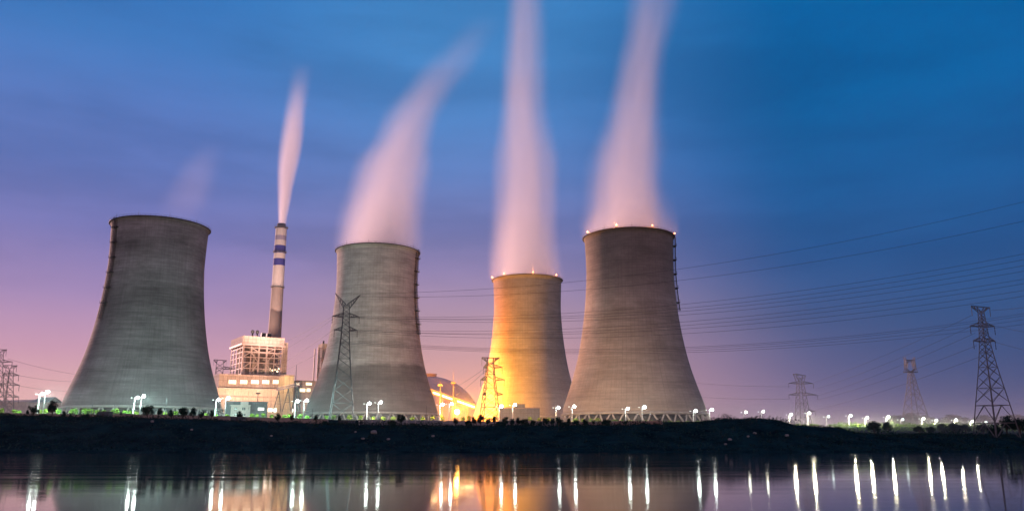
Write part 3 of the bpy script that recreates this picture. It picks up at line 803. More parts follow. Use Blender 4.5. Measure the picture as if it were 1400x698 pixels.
# office
S = Site(318.5, 425, R(18)); zb = 12.0
of = building('office_building', 'small white two-storey office with grey wing, lit beside the paired lamps', 'office', S, zb)
xl, xm, xr = S.t(315.5, 560), S.t(342, 560), S.t(365.5, 560)
zg = S.z(340, 549) - zb; zw = S.z(330, 554) - zb; zd = S.z(340, 548) - zb
MB().box(xl - 2.6, xr, 4, 15, 0, zg).build('grey_wing', GREYC, of)
MB().box(xl - 2.9, xr + .3, 3.7, 15.3, zg + .003, zg + .45).build('roof', mat('roof_sheet', (0.14, 0.17, 0.19), 0.6), of)
MB().box(xl, xm, 0, 3.99, 0, zw).build('wall', WHITEW, of)
MB().box(xl - .3, xm + .3, -.35, 4.2, zw + .003, zw + .4).build('cornice', WHITEW, of)
MB().box(xl + (xm - xl) * .48, xm - 1, 1.4, 3.99, zw + .41, zw + 2.2).build('dormer', WHITEW, of)
for (a, b) in ((320, 324.2), (330.5, 335.5), (340.8 - 4.4 + 2.6, 340.6 + 0.0)):
    for (c, d) in ((560.4, 556), (568.2, 564.6)):
        xa, xb = S.t(a, c), min(S.t(b, c), xm - .4); za, zc = S.z(a, c) - zb, S.z(a, d) - zb
        wf = MB().box(xa, xb, -.1, -.004, za, zc).build('window', WHITEW, of)
        w_ = (xb - xa)
        for q in (0, 1): MB().box(xa + .12 + q * w_ / 2, xa + w_ / 2 - .08 + q * w_ / 2, -.16, -.103, za + .12, zc - .12).build('pane', GLASS, wf)
xa, xb = S.t(353, 560), S.t(361, 560); za, zc = S.z(353, 560) - zb, S.z(353, 556.5) - zb
wf = MB().box(xa - .15, xb + .15, 3.86, 3.996, za - .15, zc + .15).build('window', WHITEW, of)
MB().box(xa, xb, 3.78, 3.857, za, zc).build('pane', glow('office_lit_pane', (0.9, 1, 0.95), 2.5), wf)
# dome store and conveyor
dm = thing('storage_dome', 'huge pale coal storage dome glowing orange behind the conveyor gallery', 'dome', (P(585, 575, 760).x, 760, 12))
rr_, hh_ = 50, P(585, 514, 760).z - 12
MB().lathe([(rr_, 0)] + [(rr_ * math.cos(a), hh_ * math.sin(a)) for a in [R(4 * k) for k in range(1, 22)]] + [(0.4, hh_)], 64).build('roof_shell', mat('dome_sheet', (0.60, 0.50, 0.44), 0.6, 0, 0.1, 0.05, seam=5), dm)
MB().lathe([(7, hh_ - .6), (7, hh_ + 1.6), (7.6, hh_ + 1.6), (7.6, hh_ + 2.1), (0.5, hh_ + 2.6)], 32).build('cap_vent', FRAME, dm)
pa, pb = P(578, 531, 610), P(650, 556.5, 610)
cv = thing('conveyor_gallery', 'sloping coal conveyor gallery with a broken line of lights beside the dome', 'conveyor', (pa.x, pa.y, 12))
da = Vector((0, 0, pa.z - 12)); db = Vector((pb.x - pa.x, 0, pb.z - 12)); dn = (db - da).normalized(); up = Vector((-dn.z, 0, dn.x))
def slab(mb, t0, t1, y0, y1, h0, h1):
    q = [da + dn * t + Vector((0, y, 0)) + up * h for h in (h0, h1) for y in (y0, y1) for t in (t0, t1)]
    return mb.add(q, [(0, 2, 3, 1), (4, 5, 7, 6), (0, 1, 5, 4), (2, 6, 7, 3), (0, 4, 6, 2), (1, 3, 7, 5)])
Lc = (db - da).length
slab(MB(), 0, Lc, 0, 4, -1.6, 1.6).build('gallery', TAN, cv)
slab(MB(), -.2, Lc + .2, -.4, 4.4, 1.603, 1.9).build('roof', FRAME, cv)
for a, b in ((.20, .34), (.37, .56), (.66, .80), (.81, .985)):
    slab(MB(), Lc * a, Lc * b, -.2, -.004, -.45, .45).build('window', glow('gallery_light', (1, 0.80, 0.40), 9), cv)
for k in (.12, .36, .6, .84):
    p = da + dn * Lc * k; tm = MB()
    for y in (.4, 3.6): tm.bar((p.x - 1.2, y, 0), (p.x - .6, y, p.z - 1.6), .5); tm.bar((p.x + 1.2, y, 0), (p.x + .6, y, p.z - 1.6), .5); tm.bar((p.x - 1.1, y, p.z * .3), (p.x + .9, y, p.z * .55), .3)
    tm.build('trestle', FRAME, cv)
# pump house by the orange tower, low sheds at the far end
S = Site(682, 470, 0); zb = 12.0
ph = building('pump_house', 'low grey pump house with a roof box at the foot of the orange-lit tower', 'building', S, zb)
x1 = S.t(738, 565)
MB().box(0, x1, 0, 12, 0, S.z(700, 558) - zb).build('wall', GREYC, ph)
MB().box(-.3, x1 + .3, -.4, 12.3, S.z(700, 558) - zb + .003, S.z(700, 558) - zb + .5).build('roof', TAN, ph)
xa, xb = S.t(703.5, 555), S.t(718, 555)
MB().box(xa, xb, 2, 8, S.z(700, 558) - zb + .5, S.z(700, 551.5) - zb).build('roof_box', GREYC, ph)
rl = MB()
for k in range(12):
    x = x1 * k / 11 
    if xa - 1 < x < xb + 1: continue
    rl.tube((x, .3, S.z(700, 558) - zb + .4), (x, .3, S.z(700, 556) - zb + .6), .1, n=4)
rl.build('railing', FRAME, ph)
S = Site(6, 470, R(-20)); zb = 13.5
lb = building('long_shed', 'long low tan shed behind the double pylon end of the site', 'shed', S, zb)
x1 = S.t(44, 555)
MB().box(-12, x1, 0, 12, 0, S.z(25, 549) - zb).build('wall', PINKC, lb)
zz = S.z(25, 549) - zb
MB().add([(-12.4, -.5, zz), (x1 + .4, -.5, zz), (x1 + .4, 6, zz + 1.5), (-12.4, 6, zz + 1.5), (-12.4, 12.5, zz), (x1 + .4, 12.5, zz)], [(0, 1, 2, 3), (3, 2, 5, 4), (0, 3, 4), (1, 5, 2), (0, 4, 5, 1)]).build('roof', TAN, lb)
S = Site(35, 420, R(-14)); zb = 13.3
gb = building('gabled_shed', 'pinkish gabled shed next to the lamps by the darkest tower', 'shed', S, zb)
x1 = S.t(63.5, 555); zz = S.z(50, 549.5) - zb
MB().box(0, x1, 0, 10, 0, zz).build('wall', PINKC, gb)
MB().add([(-.4, -.4, zz + .003), (x1 + .4, -.4, zz + .003), (x1 + .4, 5, zz + 2.8), (1.6, 5, zz + 2.8), (-.4, 10.4, zz + .003), (x1 + .4, 10.4, zz + .003)], [(0, 1, 2, 3), (3, 2, 5, 4), (0, 3, 4), (1, 5, 2), (0, 4, 5, 1)]).build('roof', GREYC, gb)

# ---------------------------------------------------------------- lattice pylons
def pylon(label, px, py_base, Y, hts, arms, top, yaw=0.0, th=(0.34, 0.20), nbr=9, portal=False, group='lattice power pylons', steel=None):
    steel = steel or STEEL
    """hts: [(z, half width)] of the body; arms: [(z, reach one way, reach the other way)]"""
    b = P(px, py_base, Y)
    t = thing('lattice_pylon', label, 'pylon', (b.x, b.y, b.z), yaw, group)
    H = hts[-1][0]
    ch, br = th
    def hw(z): return interp(hts, z)
    mb = MB()
    cor = [(1, 1), (-1, 1), (-1, -1), (1, -1)]
    lev = [0.0]
    while lev[-1] < H - 0.4:
        lev.append(min(H, lev[-1] + max(1.3, hw(lev[-1]) * 1.35)))
    def pt(k, z): w_ = hw(z); return Vector((cor[k][0] * w_, cor[k][1] * w_, z))
    for z0, z1 in zip(lev, lev[1:]):
        f_ = 1 - 0.45 * z0 / H
        for k in range(4):
            mb.bar(pt(k, z0), pt(k, z1), ch * f_)
            j = (k + 1) % 4
            if portal and z0 < H * 0.24:
                continue
            mb.bar(pt(k, z0), pt(j, z1), br * f_); mb.bar(pt(j, z0), pt(k, z1), br * f_)
            if lev.index(z0) % 2 == 0: mb.bar(pt(k, z1), pt(j, z1), br * f_)
    if portal:
        for z in (H * .125, H * .26):
            for k in range(4):
                j = (k + 1) % 4
                a_, b_ = pt(k, z), pt(j, z); mb.bar(a_, b_, br * 1.3)
                m_ = (a_ + b_) / 2
                z2 = z - H * .125 if z > H * .2 else 0
                mb.bar(m_, pt(k, z2), br); mb.bar(m_, pt(j, z2), br)
    mb.build('body', steel, t)
    tips = []
    for z, l, r in arms:
        am = MB(); w_ = hw(z)
        for sg, ln in ((-1, l), (1, r)):
            if not ln: continue
            tip = Vector((sg * ln, 0, z + 0.25))
            for yy in (-w_, w_):
                am.bar((sg * w_, yy, z), tip, br * 1.2); am.bar((sg * w_, yy, z + 1.6), tip, br * 1.0)
                for q in (.25, .5, .75):
                    pA = Vector((sg * w_, yy, z)).lerp(tip, q); pB = Vector((sg * w_, yy, z + 1.6)).lerp(tip, q - .2)
                    am.bar(pA, pB, br * .7)
            tips.append(tip)
        am.build('cross_arm', steel, t)
        for sg, ln in ((-1, l), (1, r)):
            if not ln: continue
            im = MB(); x = sg * (ln - .1)
            im.path([(x, 0, z + .2 - .5 * q) for q in range(7)], [.06, .16, .06, .16, .06, .16, .06], n=6)
            im.build('insulator', DARKSTEEL, t)
    tm = MB()
    if top == 'horns':
        w_ = hw(H)
        for sg, ln, rise in ((-1, 5.0, 4.8), (1, 5.6, 4.3)):
            for yy in (-w_, w_):
                tm.bar((sg * w_ * .2, yy, H), (sg * ln, 0, H + rise), br * 1.3); tm.bar((sg * w_, yy, H - 1.8), (sg * ln, 0, H + rise), br * 1.1)
                for q in (.3, .5, .7, .85):
                    a_ = Vector((sg * w_ * .2, yy, H)).lerp(Vector((sg * ln, 0, H + rise)), q); b_ = Vector((sg * w_, yy, H - 1.8)).lerp(Vector((sg * ln, 0, H + rise)), q - .1); tm.bar(a_, b_, br)
            tm.bar((sg * ln * .62, 0, H + rise * .55), (sg * ln * .62, 0, H - 1.6), .12)
    elif top == 'trapezoid':
        w_ = hw(H); q = [(-w_, H), (-3.6, H + 5.4), (3.2, H + 4.2), (w_, H)]
        for yy in (-w_, w_):
            for a_, b_ in zip(q, q[1:]): tm.bar((a_[0], yy, a_[1]), (b_[0], yy, b_[1]), br * 1.5)
            tm.bar((-w_, yy, H), (3.2, yy, H + 4.2), br); tm.bar((w_, yy, H), (-3.6, yy, H + 5.4), br); tm.bar((-2, yy, H + 2.4), (2, yy, H + 2.4), br)
    elif top == 'cat':
        w_ = hw(H)
        for yy in (-w_ * .8, w_ * .8):
            for sg in (-1, 1):
                tm.bar((sg * w_ * .5, yy, H), (sg * 3.4, yy, H + 2.5), br * 2); tm.bar((sg * 3.4, yy, H + 2.5), (sg * 3.0, yy, H + 8), br * 2); tm.bar((sg * 3.0, yy, H + 8), (sg * 3.5, yy, H + 10), br * 1.6)
                tm.bar((sg * 2.2, yy, H + 2.6), (sg * 2.0, yy, H + 7), br * 1.3); tm.bar((sg * 3.4, yy, H + 2.5), (sg * 2.0, yy, H + 7), br)
            tm.bar((-3, yy, H + 8), (3, yy, H + 8), br * 1.8); tm.bar((-2.4, yy, H + 7), (2.4, yy, H + 7), br * 1.4); tm.bar((0, yy, H + 7), (0, yy, H + 4.5), .1)
            tm.bar((-4.6, yy, H), (4.6, yy, H), br * 1.6)
            for sg in (-1, 1): tm.bar((sg * 4.6, yy, H), (sg * 3.4, yy, H + 2.5), br)
    elif top == 'bar':
        w_ = hw(H)
        for yy in (-w_, w_):
            tm.bar((-4.0, 0, H + 2.1), (4.2, 0, H + 1.7), br * 1.5)
            for sg in (-1, 1):
                tm.bar((sg * w_, yy, H), (sg * 4.1, 0, H + 1.9), br * 1.2); tm.bar((sg * w_, yy, H), (sg * 1.5, 0, H + 1.9), br); tm.bar((sg * 2.4, yy * .6, H + .9), (sg * 2.6, 0, H + 1.9), br)
        for sg in (-1, 1): tm.bar((sg * 4.0, 0, H + 1.8), (sg * 4.0, 0, H - 1.6), .16)
    tm.build('peak', steel, t)
    return t
# the tall horned one in front of the brown tower
pylon('tall horned lattice pylon standing in front of the grey-brown cooling tower', 467, 573, 348,
      [(0, 4.9), (10, 3.9), (20, 2.8), (30, 2.0), (39, 1.45), (48, 1.15)], [(36.8, 4.8, 5.0), (42.6, 5.8, 5.6)], 'horns', R(8))
pylon('lattice pylon glowing orange against the foot of the orange-lit tower', 670, 572, 380,
      [(0, 3.9), (9, 3.0), (17, 2.1), (25.5, 1.4)], [(10.5, 3, 6.0), (17.2, 4.6, 6.6), (22.8, 3.2, 5.6)], 'bar', R(-12), th=(0.46, 0.32), steel=mat('lamplit_galvanised', (0.17, 0.14, 0.11), 0.5, 0.2))  # orange lamplight put into this pylon's lighter, warmer steel colour
pylon('squat pylon with a trapezoid head beyond the street lamps and the earth mound', 1098.5, 582, 540,
      [(0, 4.0), (12, 2.9), (22, 2.1), (27.8, 1.6)], [(9, 0, 9.0), (19.5, 8.6, 11.5), (26.8, 8.2, 9.2)], 'trapezoid', R(10), th=(0.34, 0.2))
pylon('slim pylon with a cat-eared head rising from the hazy trees', 1253, 584, 560,
      [(0, 6.8), (12, 4.8), (24, 2.8), (36.5, 1.2)], [], 'cat', R(6), th=(0.44, 0.26))
pylon('largest pylon on braced portal legs near the river at the dark wooded end', 1363, 600, 300,
      [(0, 5.2), (8, 4.3), (15, 3.4), (24, 2.25), (32, 1.4), (38, 1.0), (45.5, 0.7)], [(34.6, 5.0, 4.7), (40.0, 5.6, 5.2)], 'bar', R(14), th=(0.30, 0.19), portal=True)
pylon('half-seen double-armed pylon above the long low shed', 5, 566, 430,
      [(0, 3.2), (9, 2.3), (17, 1.6), (23, 1.2)], [(8.5, 4, 7.6), (14.5, 5, 7.0), (19.5, 4, 6.0)], 'bar', R(-10), th=(0.34, 0.18))
pylon('taller pylon mostly out of view whose arm shows above the double-armed one', -12, 566, 440,
      [(0, 4.2), (14, 2.8), (24, 1.7), (32, 1.3)], [(27, 5, 8.5)], 'bar', R(-10), th=(0.34, 0.18))
pylon('dark lattice gantry pylon squeezed between the darkest tower and the bunker bay', 295, 570, 560,
      [(0, 3.0), (20, 2.6), (36, 2.2)], [(32, 2, 12.0), (25, 2, 9.0)], 'bar', R(20), th=(0.5, 0.3))

# substation gantry of A-frames
gp = [P(378, 563, 440), P(391, 563, 428), P(403.5, 563, 416)]
gt = thing('substation_gantry', 'row of three steel A-frames carrying a lattice beam before the bright turbine hall', 'gantry', gp[0])
hs_ = [P(381, 534, 440).z - gp[0].z, P(393, 531, 428).z - gp[0].z, P(405, 527.5, 416).z - gp[0].z]
tops = []
for p, h in zip(gp, hs_):
    q = p - gp[0]; am = MB()
    tp = Vector((q.x + .6, q.y, h)); tops.append(tp)
    am.bar((q.x - 1.9, q.y, 0), tp, .42); am.bar((q.x + 2.3, q.y, 0), tp, .42); am.bar((q.x - 1.0, q.y, h * .4), (q.x + 1.6, q.y, h * .4), .25); am.bar((q.x - .5, q.y, h * .7), (q.x + 1.1, q.y, h * .7), .25)
    am.build('a_frame', STEEL, gt)
bm_ = MB()
a_, b_ = tops[0] - Vector((1.5, -1, -.3)), tops[2] + Vector((1.5, -1, .5))
for o in ((0, -.5, 0), (0, .5, 0), (0, 0, 1.2)): bm_.bar(a_ + Vector(o), b_ + Vector(o), .3)
for k in range(16):
    q0, q1 = a_.lerp(b_, k / 16), a_.lerp(b_, (k + .5) / 16); q2 = a_.lerp(b_, (k + 1) / 16)
    bm_.bar(q0 + Vector((0, -.5, 0)), q1 + Vector((0, 0, 1.2)), .16); bm_.bar(q1 + Vector((0, 0, 1.2)), q2 + Vector((0, .5, 0)), .16)
bm_.build('lattice_beam', STEEL, gt)
q = P(405.5, 498, 416) - gp[0]
MB().path([(tops[2].x + .4, tops[2].y, 0), (q.x, tops[2].y, q.z * .6), (q.x, tops[2].y, q.z)], [.35, .25, .08], n=6).build('lightning_mast', STEEL, gt)
for k in range(5):
    p = a_.lerp(b_, (k + .5) / 5)
    MB().path([p + Vector((0, 0, -.45 * j)) for j in range(6)], [.08, .2, .08, .2, .08, .2], n=6).build('insulator', DARKSTEEL, gt)

# ---------------------------------------------------------------- power lines
def wire(label, pL, YL, pM, pR, YR, r=0.05, group='power lines strung across the site'):
    a, b = P(pL[0], pL[1], YL), P(pR[0], pR[1], YR)
    def prj(p):
        d = p - Vector((0, 0, CAMZ)); zc = d.y * cs + d.z * sn; yc = -d.y * sn + d.z * cs
        return 700 + F * d.x / zc, 349 - F * yc / zc
    lo, hi = 0.0, 1.0
    for _ in range(40):
        m = (lo + hi) / 2
        if (prj(a.lerp(b, m))[0] < pM[0]) == (pR[0] > pL[0]): lo = m
        else: hi = m
    t = (lo + hi) / 2; p = a.lerp(b, t)
    sag = (p.z - P(pM[0], pM[1], p.y).z) / (4 * t * (1 - t))
    n = 40; pts = []
    for i in range(n + 1):
        k = i / n; q = a.lerp(b, k); q.z -= 4 * sag * k * (1 - k); pts.append(q)
    o = MB().path([q - a for q in pts], r, n=5).build('power_line', WIRE); o.location = a
    tag(o, label, 'power line', group)
WN = [('uppermost', ), ]
# long span from the horned pylon past the beige tower towards the river end
for lab, pL, pM, pR in (
    ('thin earth wire, uppermost of all lines crossing the sky beside the beige tower', (459, 401), (920, 368.6), (1400, 273.5)),
    ('thin earth wire, second from the top beside the beige tower', (492, 405), (920, 384), (1400, 299.5)),
    ('power line, topmost of the upper bundle of four over the beige tower', (492, 432), (929, 416), (1400, 344.4)),
    ('power line, second from top in the upper bundle of four over the beige tower', (492, 433.4), (929, 421.5), (1400, 352)),
    ('power line, third from top in the upper bundle of four over the beige tower', (457, 431), (929, 425.5), (1400, 360)),
    ('power line, lowest of the upper bundle of four over the beige tower', (457, 432.5), (929, 430.5), (1400, 367.5)),
    ('power line, topmost of the middle bundle of four over the beige tower', (489, 450), (929, 440), (1400, 379)),
    ('power line, second from top in the middle bundle of four over the beige tower', (489, 452), (929, 445), (1400, 385)),
    ('power line, third from top in the middle bundle of four over the beige tower', (459, 449), (929, 449.5), (1400, 394)),
    ('power line, lowest of the middle bundle of four over the beige tower', (459, 451), (929, 456), (1400, 401.6)),
    ('power line, topmost of the lower bundle of four passing behind the largest pylon', (489, 466), (930, 474.5), (1400, 424)),
    ('power line, second from top in the lower bundle passing behind the largest pylon', (489, 467.5), (930, 476.4), (1400, 427)),
    ('power line, third from top in the lower bundle passing behind the largest pylon', (460, 466), (930, 479), (1400, 432.5)),
    ('power line, lowest of the lower bundle passing behind the largest pylon', (460, 468), (930, 481.5), (1400, 439))):
    k = 1.0
    pR2 = (1480, pR[1] - (pR[1] - pM[1]) / (pM[0] - pR[0]) * 0 - (pM[1] - pR[1]) / 470 * 80 * 1.12)
    low = 'lower bundle' in lab
    wire(lab, pL, 348, pM, pR2, 345 if low else 270)
# boiler house to horned pylon
for lab, a, b in (('steep power line from the boiler house, uppermost of the four up to the horned pylon', (374, 474), (457, 431)),
                  ('steep power line from the boiler house, second of the four up to the horned pylon', (374, 486), (459, 433)),
                  ('steep power line from the boiler house, third of the four up to the horned pylon', (374, 503), (458, 449)),
                  ('steep power line from the boiler house, lowest of the four up to the horned pylon', (374, 513), (460, 468))):
    wire(lab, a, 560, ((a[0] + b[0]) / 2, (a[1] + b[1]) / 2 + 2), b, 348, 0.06)
# largest pylon back to the squat pylon
for lab, a, b in (('sloping line, topmost of the five between the largest and the squat pylon', (1328, 431), (1113, 522)),
                  ('sloping line, second of the five between the largest and the squat pylon', (1327, 446), (1116, 531)),
                  ('sloping line, middle one of the five between the largest and the squat pylon', (1333, 455), (1113, 542)),
                  ('sloping line, fourth of the five between the largest and the squat pylon', (1335, 472), (1118, 546)),
                  ('sloping line, lowest of the five between the largest and the squat pylon', (1340, 487), (1118, 559))):
    wire(lab, b, 540, ((a[0] + b[0]) / 2, (a[1] + b[1]) / 2 + 4), a, 300, 0.045)
for lab, a, b in (('short line leaving the largest pylon outward, upper arm', (1356, 444), (1440, 459)), ('short line leaving the largest pylon outward, lower arm', (1357, 466), (1440, 486)), ('short line leaving the largest pylon outward, at its head', (1354, 424), (1440, 414))):
    wire(lab, a, 300, ((a[0] + b[0]) / 2, (a[1] + b[1]) / 2 + 1.5), b, 262, 0.045)
for lab, a, b in (('faint line running from the squat pylon behind the beige tower, upper', (1078, 528), (930, 521)), ('faint line running from the squat pylon behind the beige tower, lower', (1078, 545), (930, 540))):
    wire(lab, b, 640, ((a[0] + b[0]) / 2, (a[1] + b[1]) / 2 + 2.2), a, 540, 0.065)
for lab, a, b in (('drooping line from the half-seen pylon to the darkest tower, upper of three', (11, 490), (118, 513)), ('drooping line from the half-seen pylon to the darkest tower, middle of three', (22, 512), (112, 521)), ('drooping line from the half-seen pylon to the darkest tower, lower of three', (22, 526), (108, 534))):
    wire(lab, a, 430, ((a[0] + b[0]) / 2, (a[1] + b[1]) / 2 + 2.5), b, 560, 0.06)
for lab, a, b in (('slack line from the orange-lit pylon down towards the dome, upper of two', (664, 502), (618, 531)), ('slack line from the orange-lit pylon down towards the dome, lower of two', (664, 506), (622, 541))):
    wire(lab, b, 520, ((a[0] + b[0]) / 2, (a[1] + b[1]) / 2 + 1.5), a, 380, 0.06)

# ---------------------------------------------------------------- street lamps
LAMPG = 'street lamps along the plant road'
LAMP_POWER = 26000
def spotlight(parent, loc, aim, power, colr, ang, blend=0.6, soft=0.5):
    ld = bpy.data.lights.new('lamp_light', 'SPOT'); ld.energy = power; ld.color = colr; ld.spot_size = R(ang); ld.spot_blend = blend; ld.shadow_soft_size = soft
    o = bpy.data.objects.new('lamp_light', ld); col.objects.link(o); o.parent = parent
    o.location = loc; o.rotation_euler = Vector(aim).to_track_quat('-Z', 'Y').to_euler()
    return o
def make_lamp(h):
    t = empty('street_lamp', (0, 0, 0))
    MB().path([(0, 0, -1.5), (0, 0, h * .5), (0, 0, h)], [.22, .18, .12], n=8).build('pole', POLE, t)
    MB().path([(0, 0, h - .5), (.5, 0, h - .1), (1.3, 0, h + .1)], .08, n=6).path([(0, 0, h - .5), (-.5, 0, h - .2), (-1.2, 0, h - .06)], .06, n=6).build('arm', POLE, t)
    for k, (x, z, mt_, s) in enumerate(((1.05, h + .15, LENS, 1.0), (-1.25, h - .05, LENSDIM, .34))):
        hd = MB().ball((x, 0, z + .16 * s), .72 * s, .42 * s, .2 * s).build('lamp_head', POLE, t)
        MB().ball((x, -.14, z - .10 * s), (.60 if k == 0 else .13), (.52 if k == 0 else .13), (.54 if k == 0 else .08)).build('lens', mt_, hd)
    return t
PROTO = None
lamps = [
 (56, 538, 322, 'outer lamp of the pair beside the gabled shed'), (63.6, 535, 318, 'inner, taller lamp of the pair beside the gabled shed'),
 (185, 543, 325, 'first of the leaning pair of lamps in front of the darkest tower'), (194, 541, 321, 'second, slightly higher of the pair of lamps in front of the darkest tower'),
 (296.8, 546, 330, 'lamp at the edge of the darkest tower, next to the office'), (310.7, 543.5, 327, 'lamp just beside the white office front'),
 (405, 547.7, 336, 'lamp in front of the A-frame gantry'), (417.3, 547, 334, 'lamp between the A-frame gantry and the grey-brown tower'),
 (503.6, 551, 342, 'lamp at the middle of the grey-brown tower, nearer the horned pylon'), (519, 549.5, 340, 'lamp at the middle of the grey-brown tower, farther from the horned pylon'),
 (603, 552.5, 348, 'lamp in front of the conveyor, nearer the grey-brown tower'), (615.5, 551.5, 346, 'lamp in front of the conveyor, nearer the orange lamp'),
 (683.5, 555, 352, 'lamp just past the orange-lit pylon'), (702.5, 553, 350, 'lamp in front of the pump house roof box'),
 (761.5, 556.5, 358, 'lamp where the orange-lit tower meets the beige one'), (783.5, 555, 355, 'lamp at the orange-lit edge of the beige tower'),
 (856.5, 558, 350, 'first lamp before the V-shaped legs of the beige tower'), (879, 556, 349, 'second lamp before the V-shaped legs of the beige tower'),
 (949, 561, 354, 'lamp at the far edge of the beige tower legs'), (971.5, 559.5, 352, 'lamp standing just clear of the beige tower'),
 (1018.5, 563, 405, 'lamp rising from behind the earth mound'), (1042, 562, 402, 'lamp at the falling end of the earth mound'),
 (1080, 566, 415, 'lamp by the small orange glow before the squat pylon'), (1105, 564, 412, 'lamp at the foot of the squat pylon'),
 (1131, 569, 425, 'unlit-looking dim lamp just after the squat pylon'),
 (1161, 567.5, 400, 'bright lamp above the first lit shrubs past the squat pylon'), (1184, 570.5, 412, 'small lamp over the round dark tree'),
 (1213, 569.5, 418, 'bright lamp before the hazy tall trees'), (1232.5, 573, 428, 'dark unlit lamp post under the cat-eared pylon'),
 (1261.5, 571.5, 436, 'yellowish lamp beside the cat-eared pylon'), (1278.5, 574, 446, 'white lamp after the cat-eared pylon'),
 (1306, 573.5, 455, 'yellow-green lamp above the wide dark trees'), (1327.5, 575.5, 462, 'small lamp before the largest pylon'),
 (1347, 576.5, 470, 'tiny dim lamp seen through the legs of the largest pylon'), (1370, 577.5, 480, 'tiny lamp among the black trees past the largest pylon')]
proto_h = 9.0
lamp_jobs = []
for i, (px, py, Y, lab) in enumerate(lamps):
    top = P(px - 1.5, py, Y)
    dim = 'dim' in lab or 'unlit' in lab or 'tiny' in lab
    if PROTO is None: o = PROTO = make_lamp(proto_h)
    else: o = copy_tree(PROTO)
    o.location = (top.x, top.y, top.z - proto_h - .05)
    o.rotation_euler = (R(rnd.uniform(-.6, .6)), R(rnd.uniform(-.8, .8)) + (R(2.0) if i in (2, 3) else 0), R(rnd.uniform(-18, 12)))
    if Y > 500:
        k = 1 + (Y - 500) / 900.0
        o.scale = (k, k, 1)
    tag(o, 'street lamp, ' + lab, 'street lamp', LAMPG)
    if dim:
        for h in [c for c in o.children if c.name.startswith('lamp_head')]:
            for l in h.children: l.material_slots[0].link = 'OBJECT'; l.material_slots[0].material = LENSDIM
        pw = 0
    else:
        pw = LAMP_POWER * (2.0 if px < 320 else 0.5 if 750 < px < 1000 else 1.5 if px < 590 else 2.6 if 650 < px < 720 else 1.5 if px < 720 else 1.0 if Y < 400 else 0.8)
    if px > 1000 and not dim:
        for h in [c for c in o.children if c.name.startswith('lamp_head')]:
            for l in h.children:
                if l.material_slots[0].material is LENS: l.material_slots[0].link = 'OBJECT'; l.material_slots[0].material = LENSFAR
    if pw: lamp_jobs.append((o, px, pw))
for o, px, pw in lamp_jobs:          # the light of each lit lamp, added once every lamp stands
    cl_ = (0.62, 1.0, 0.86) if px < 420 else (0.98, 0.86, 0.70) if px < 590 else (1.0, 0.78, 0.55) if px < 1000 else (1.0, 0.92, 0.66)
    if 590 < px < 760: cl_ = (1.0, 0.42, 0.10)
    if px > 1050: spotlight(o, (1.05, -.75, proto_h - .2), (0, -.35, -1), 18000, cl_, 165, 0.5)
    spotlight(o, (1.15, .35, proto_h + .1), (0, 1, -.5), pw, cl_, 168, 0.4)

# the sodium flood at the heart of the yard and its masts
sp_ = P(625, 562.5, 490)
t = thing('sodium_lamp', 'big round orange sodium lamp blazing low before the conveyor', 'lamp', (sp_.x, sp_.y, 12))
hz_ = sp_.z - 12
MB().path([(0, 0, -.5), (0, 0, hz_ - 1.0)], [.25, .15], n=8).build('pole', POLE, t)
hd = MB().ball((0, .3, hz_), 1.5, .6, 1.4).build('lamp_head', DARKSTEEL, t)
MB().ball((0, -.1, hz_), 1.55, .7, 1.45, n=16, m=10).build('lens', SODIUM, hd)
spotlight(t, (.9, 1.6, hz_ + .9), (55, 62, 16), 620000, (1, .36, .006), 150, 0.8, 1.2)
spotlight(t, (-.9, 1.8, hz_ + .9), (-2, 240, 32), 3200000, (1, .30, .03), 100, 0.8, 1.2)
spotlight(t, (1.2, .4, hz_ + 1.2), (T4[0] - 29 - sp_.x, T4[1] - sp_.y, 40), 650000, (1, .34, .05), 62, 0.9, 1.2)
for px, py, Y, lab, aims in ((602, 526, 520, 'flood mast by the edge of the grey-brown tower, shining on the orange tower', [((T3[0] - 32, T3[1], 20), 260000), ((T3[0] - 25, T3[1], 75), 700000)]),
                             (620, 523, 545, 'flood mast with a spike beside the conveyor, shining on the orange tower', [((T3[0] - 28, T3[1] + 6, 40), 400000), ((P(590, 560, 700).x, 700, 30), 300000)])):
    p = P(px, py, Y); g = interp(PLANT, p.x)
    t = thing('flood_mast', lab, 'flood mast', (p.x, p.y, g), 0, 'flood masts in the yard')
    h = p.z - g
    MB().path([(0, 0, -.5), (0, 0, h)], [.5, .3], n=8).build('mast', STEEL, t)
    MB().tube((0, 0, h), (0, 0, h + (P(px, 505, Y).z - p.z if px == 620 else 3)), .12, .05, n=5).build('spike', STEEL, t)
    MB().box(-1.6, 1.6, -.6, .6, h - .5, h - .2).build('head_frame', STEEL, t)
    for k, (aim, pw) in enumerate(aims):
        MB().box(-1.4 + 1.5 * k, -.3 + 1.5 * k, -.5, .5, h - .19, h + .6).build('flood_head', DARKSTEEL, t)
        d = Vector(aim) - Vector((p.x, p.y, g + h))
        spotlight(t, (.9, -.2 + .4 * k, h + 1.0), d, pw, (1, .19, .008), 95 if k == 0 else 60, 0.9, 0.8)
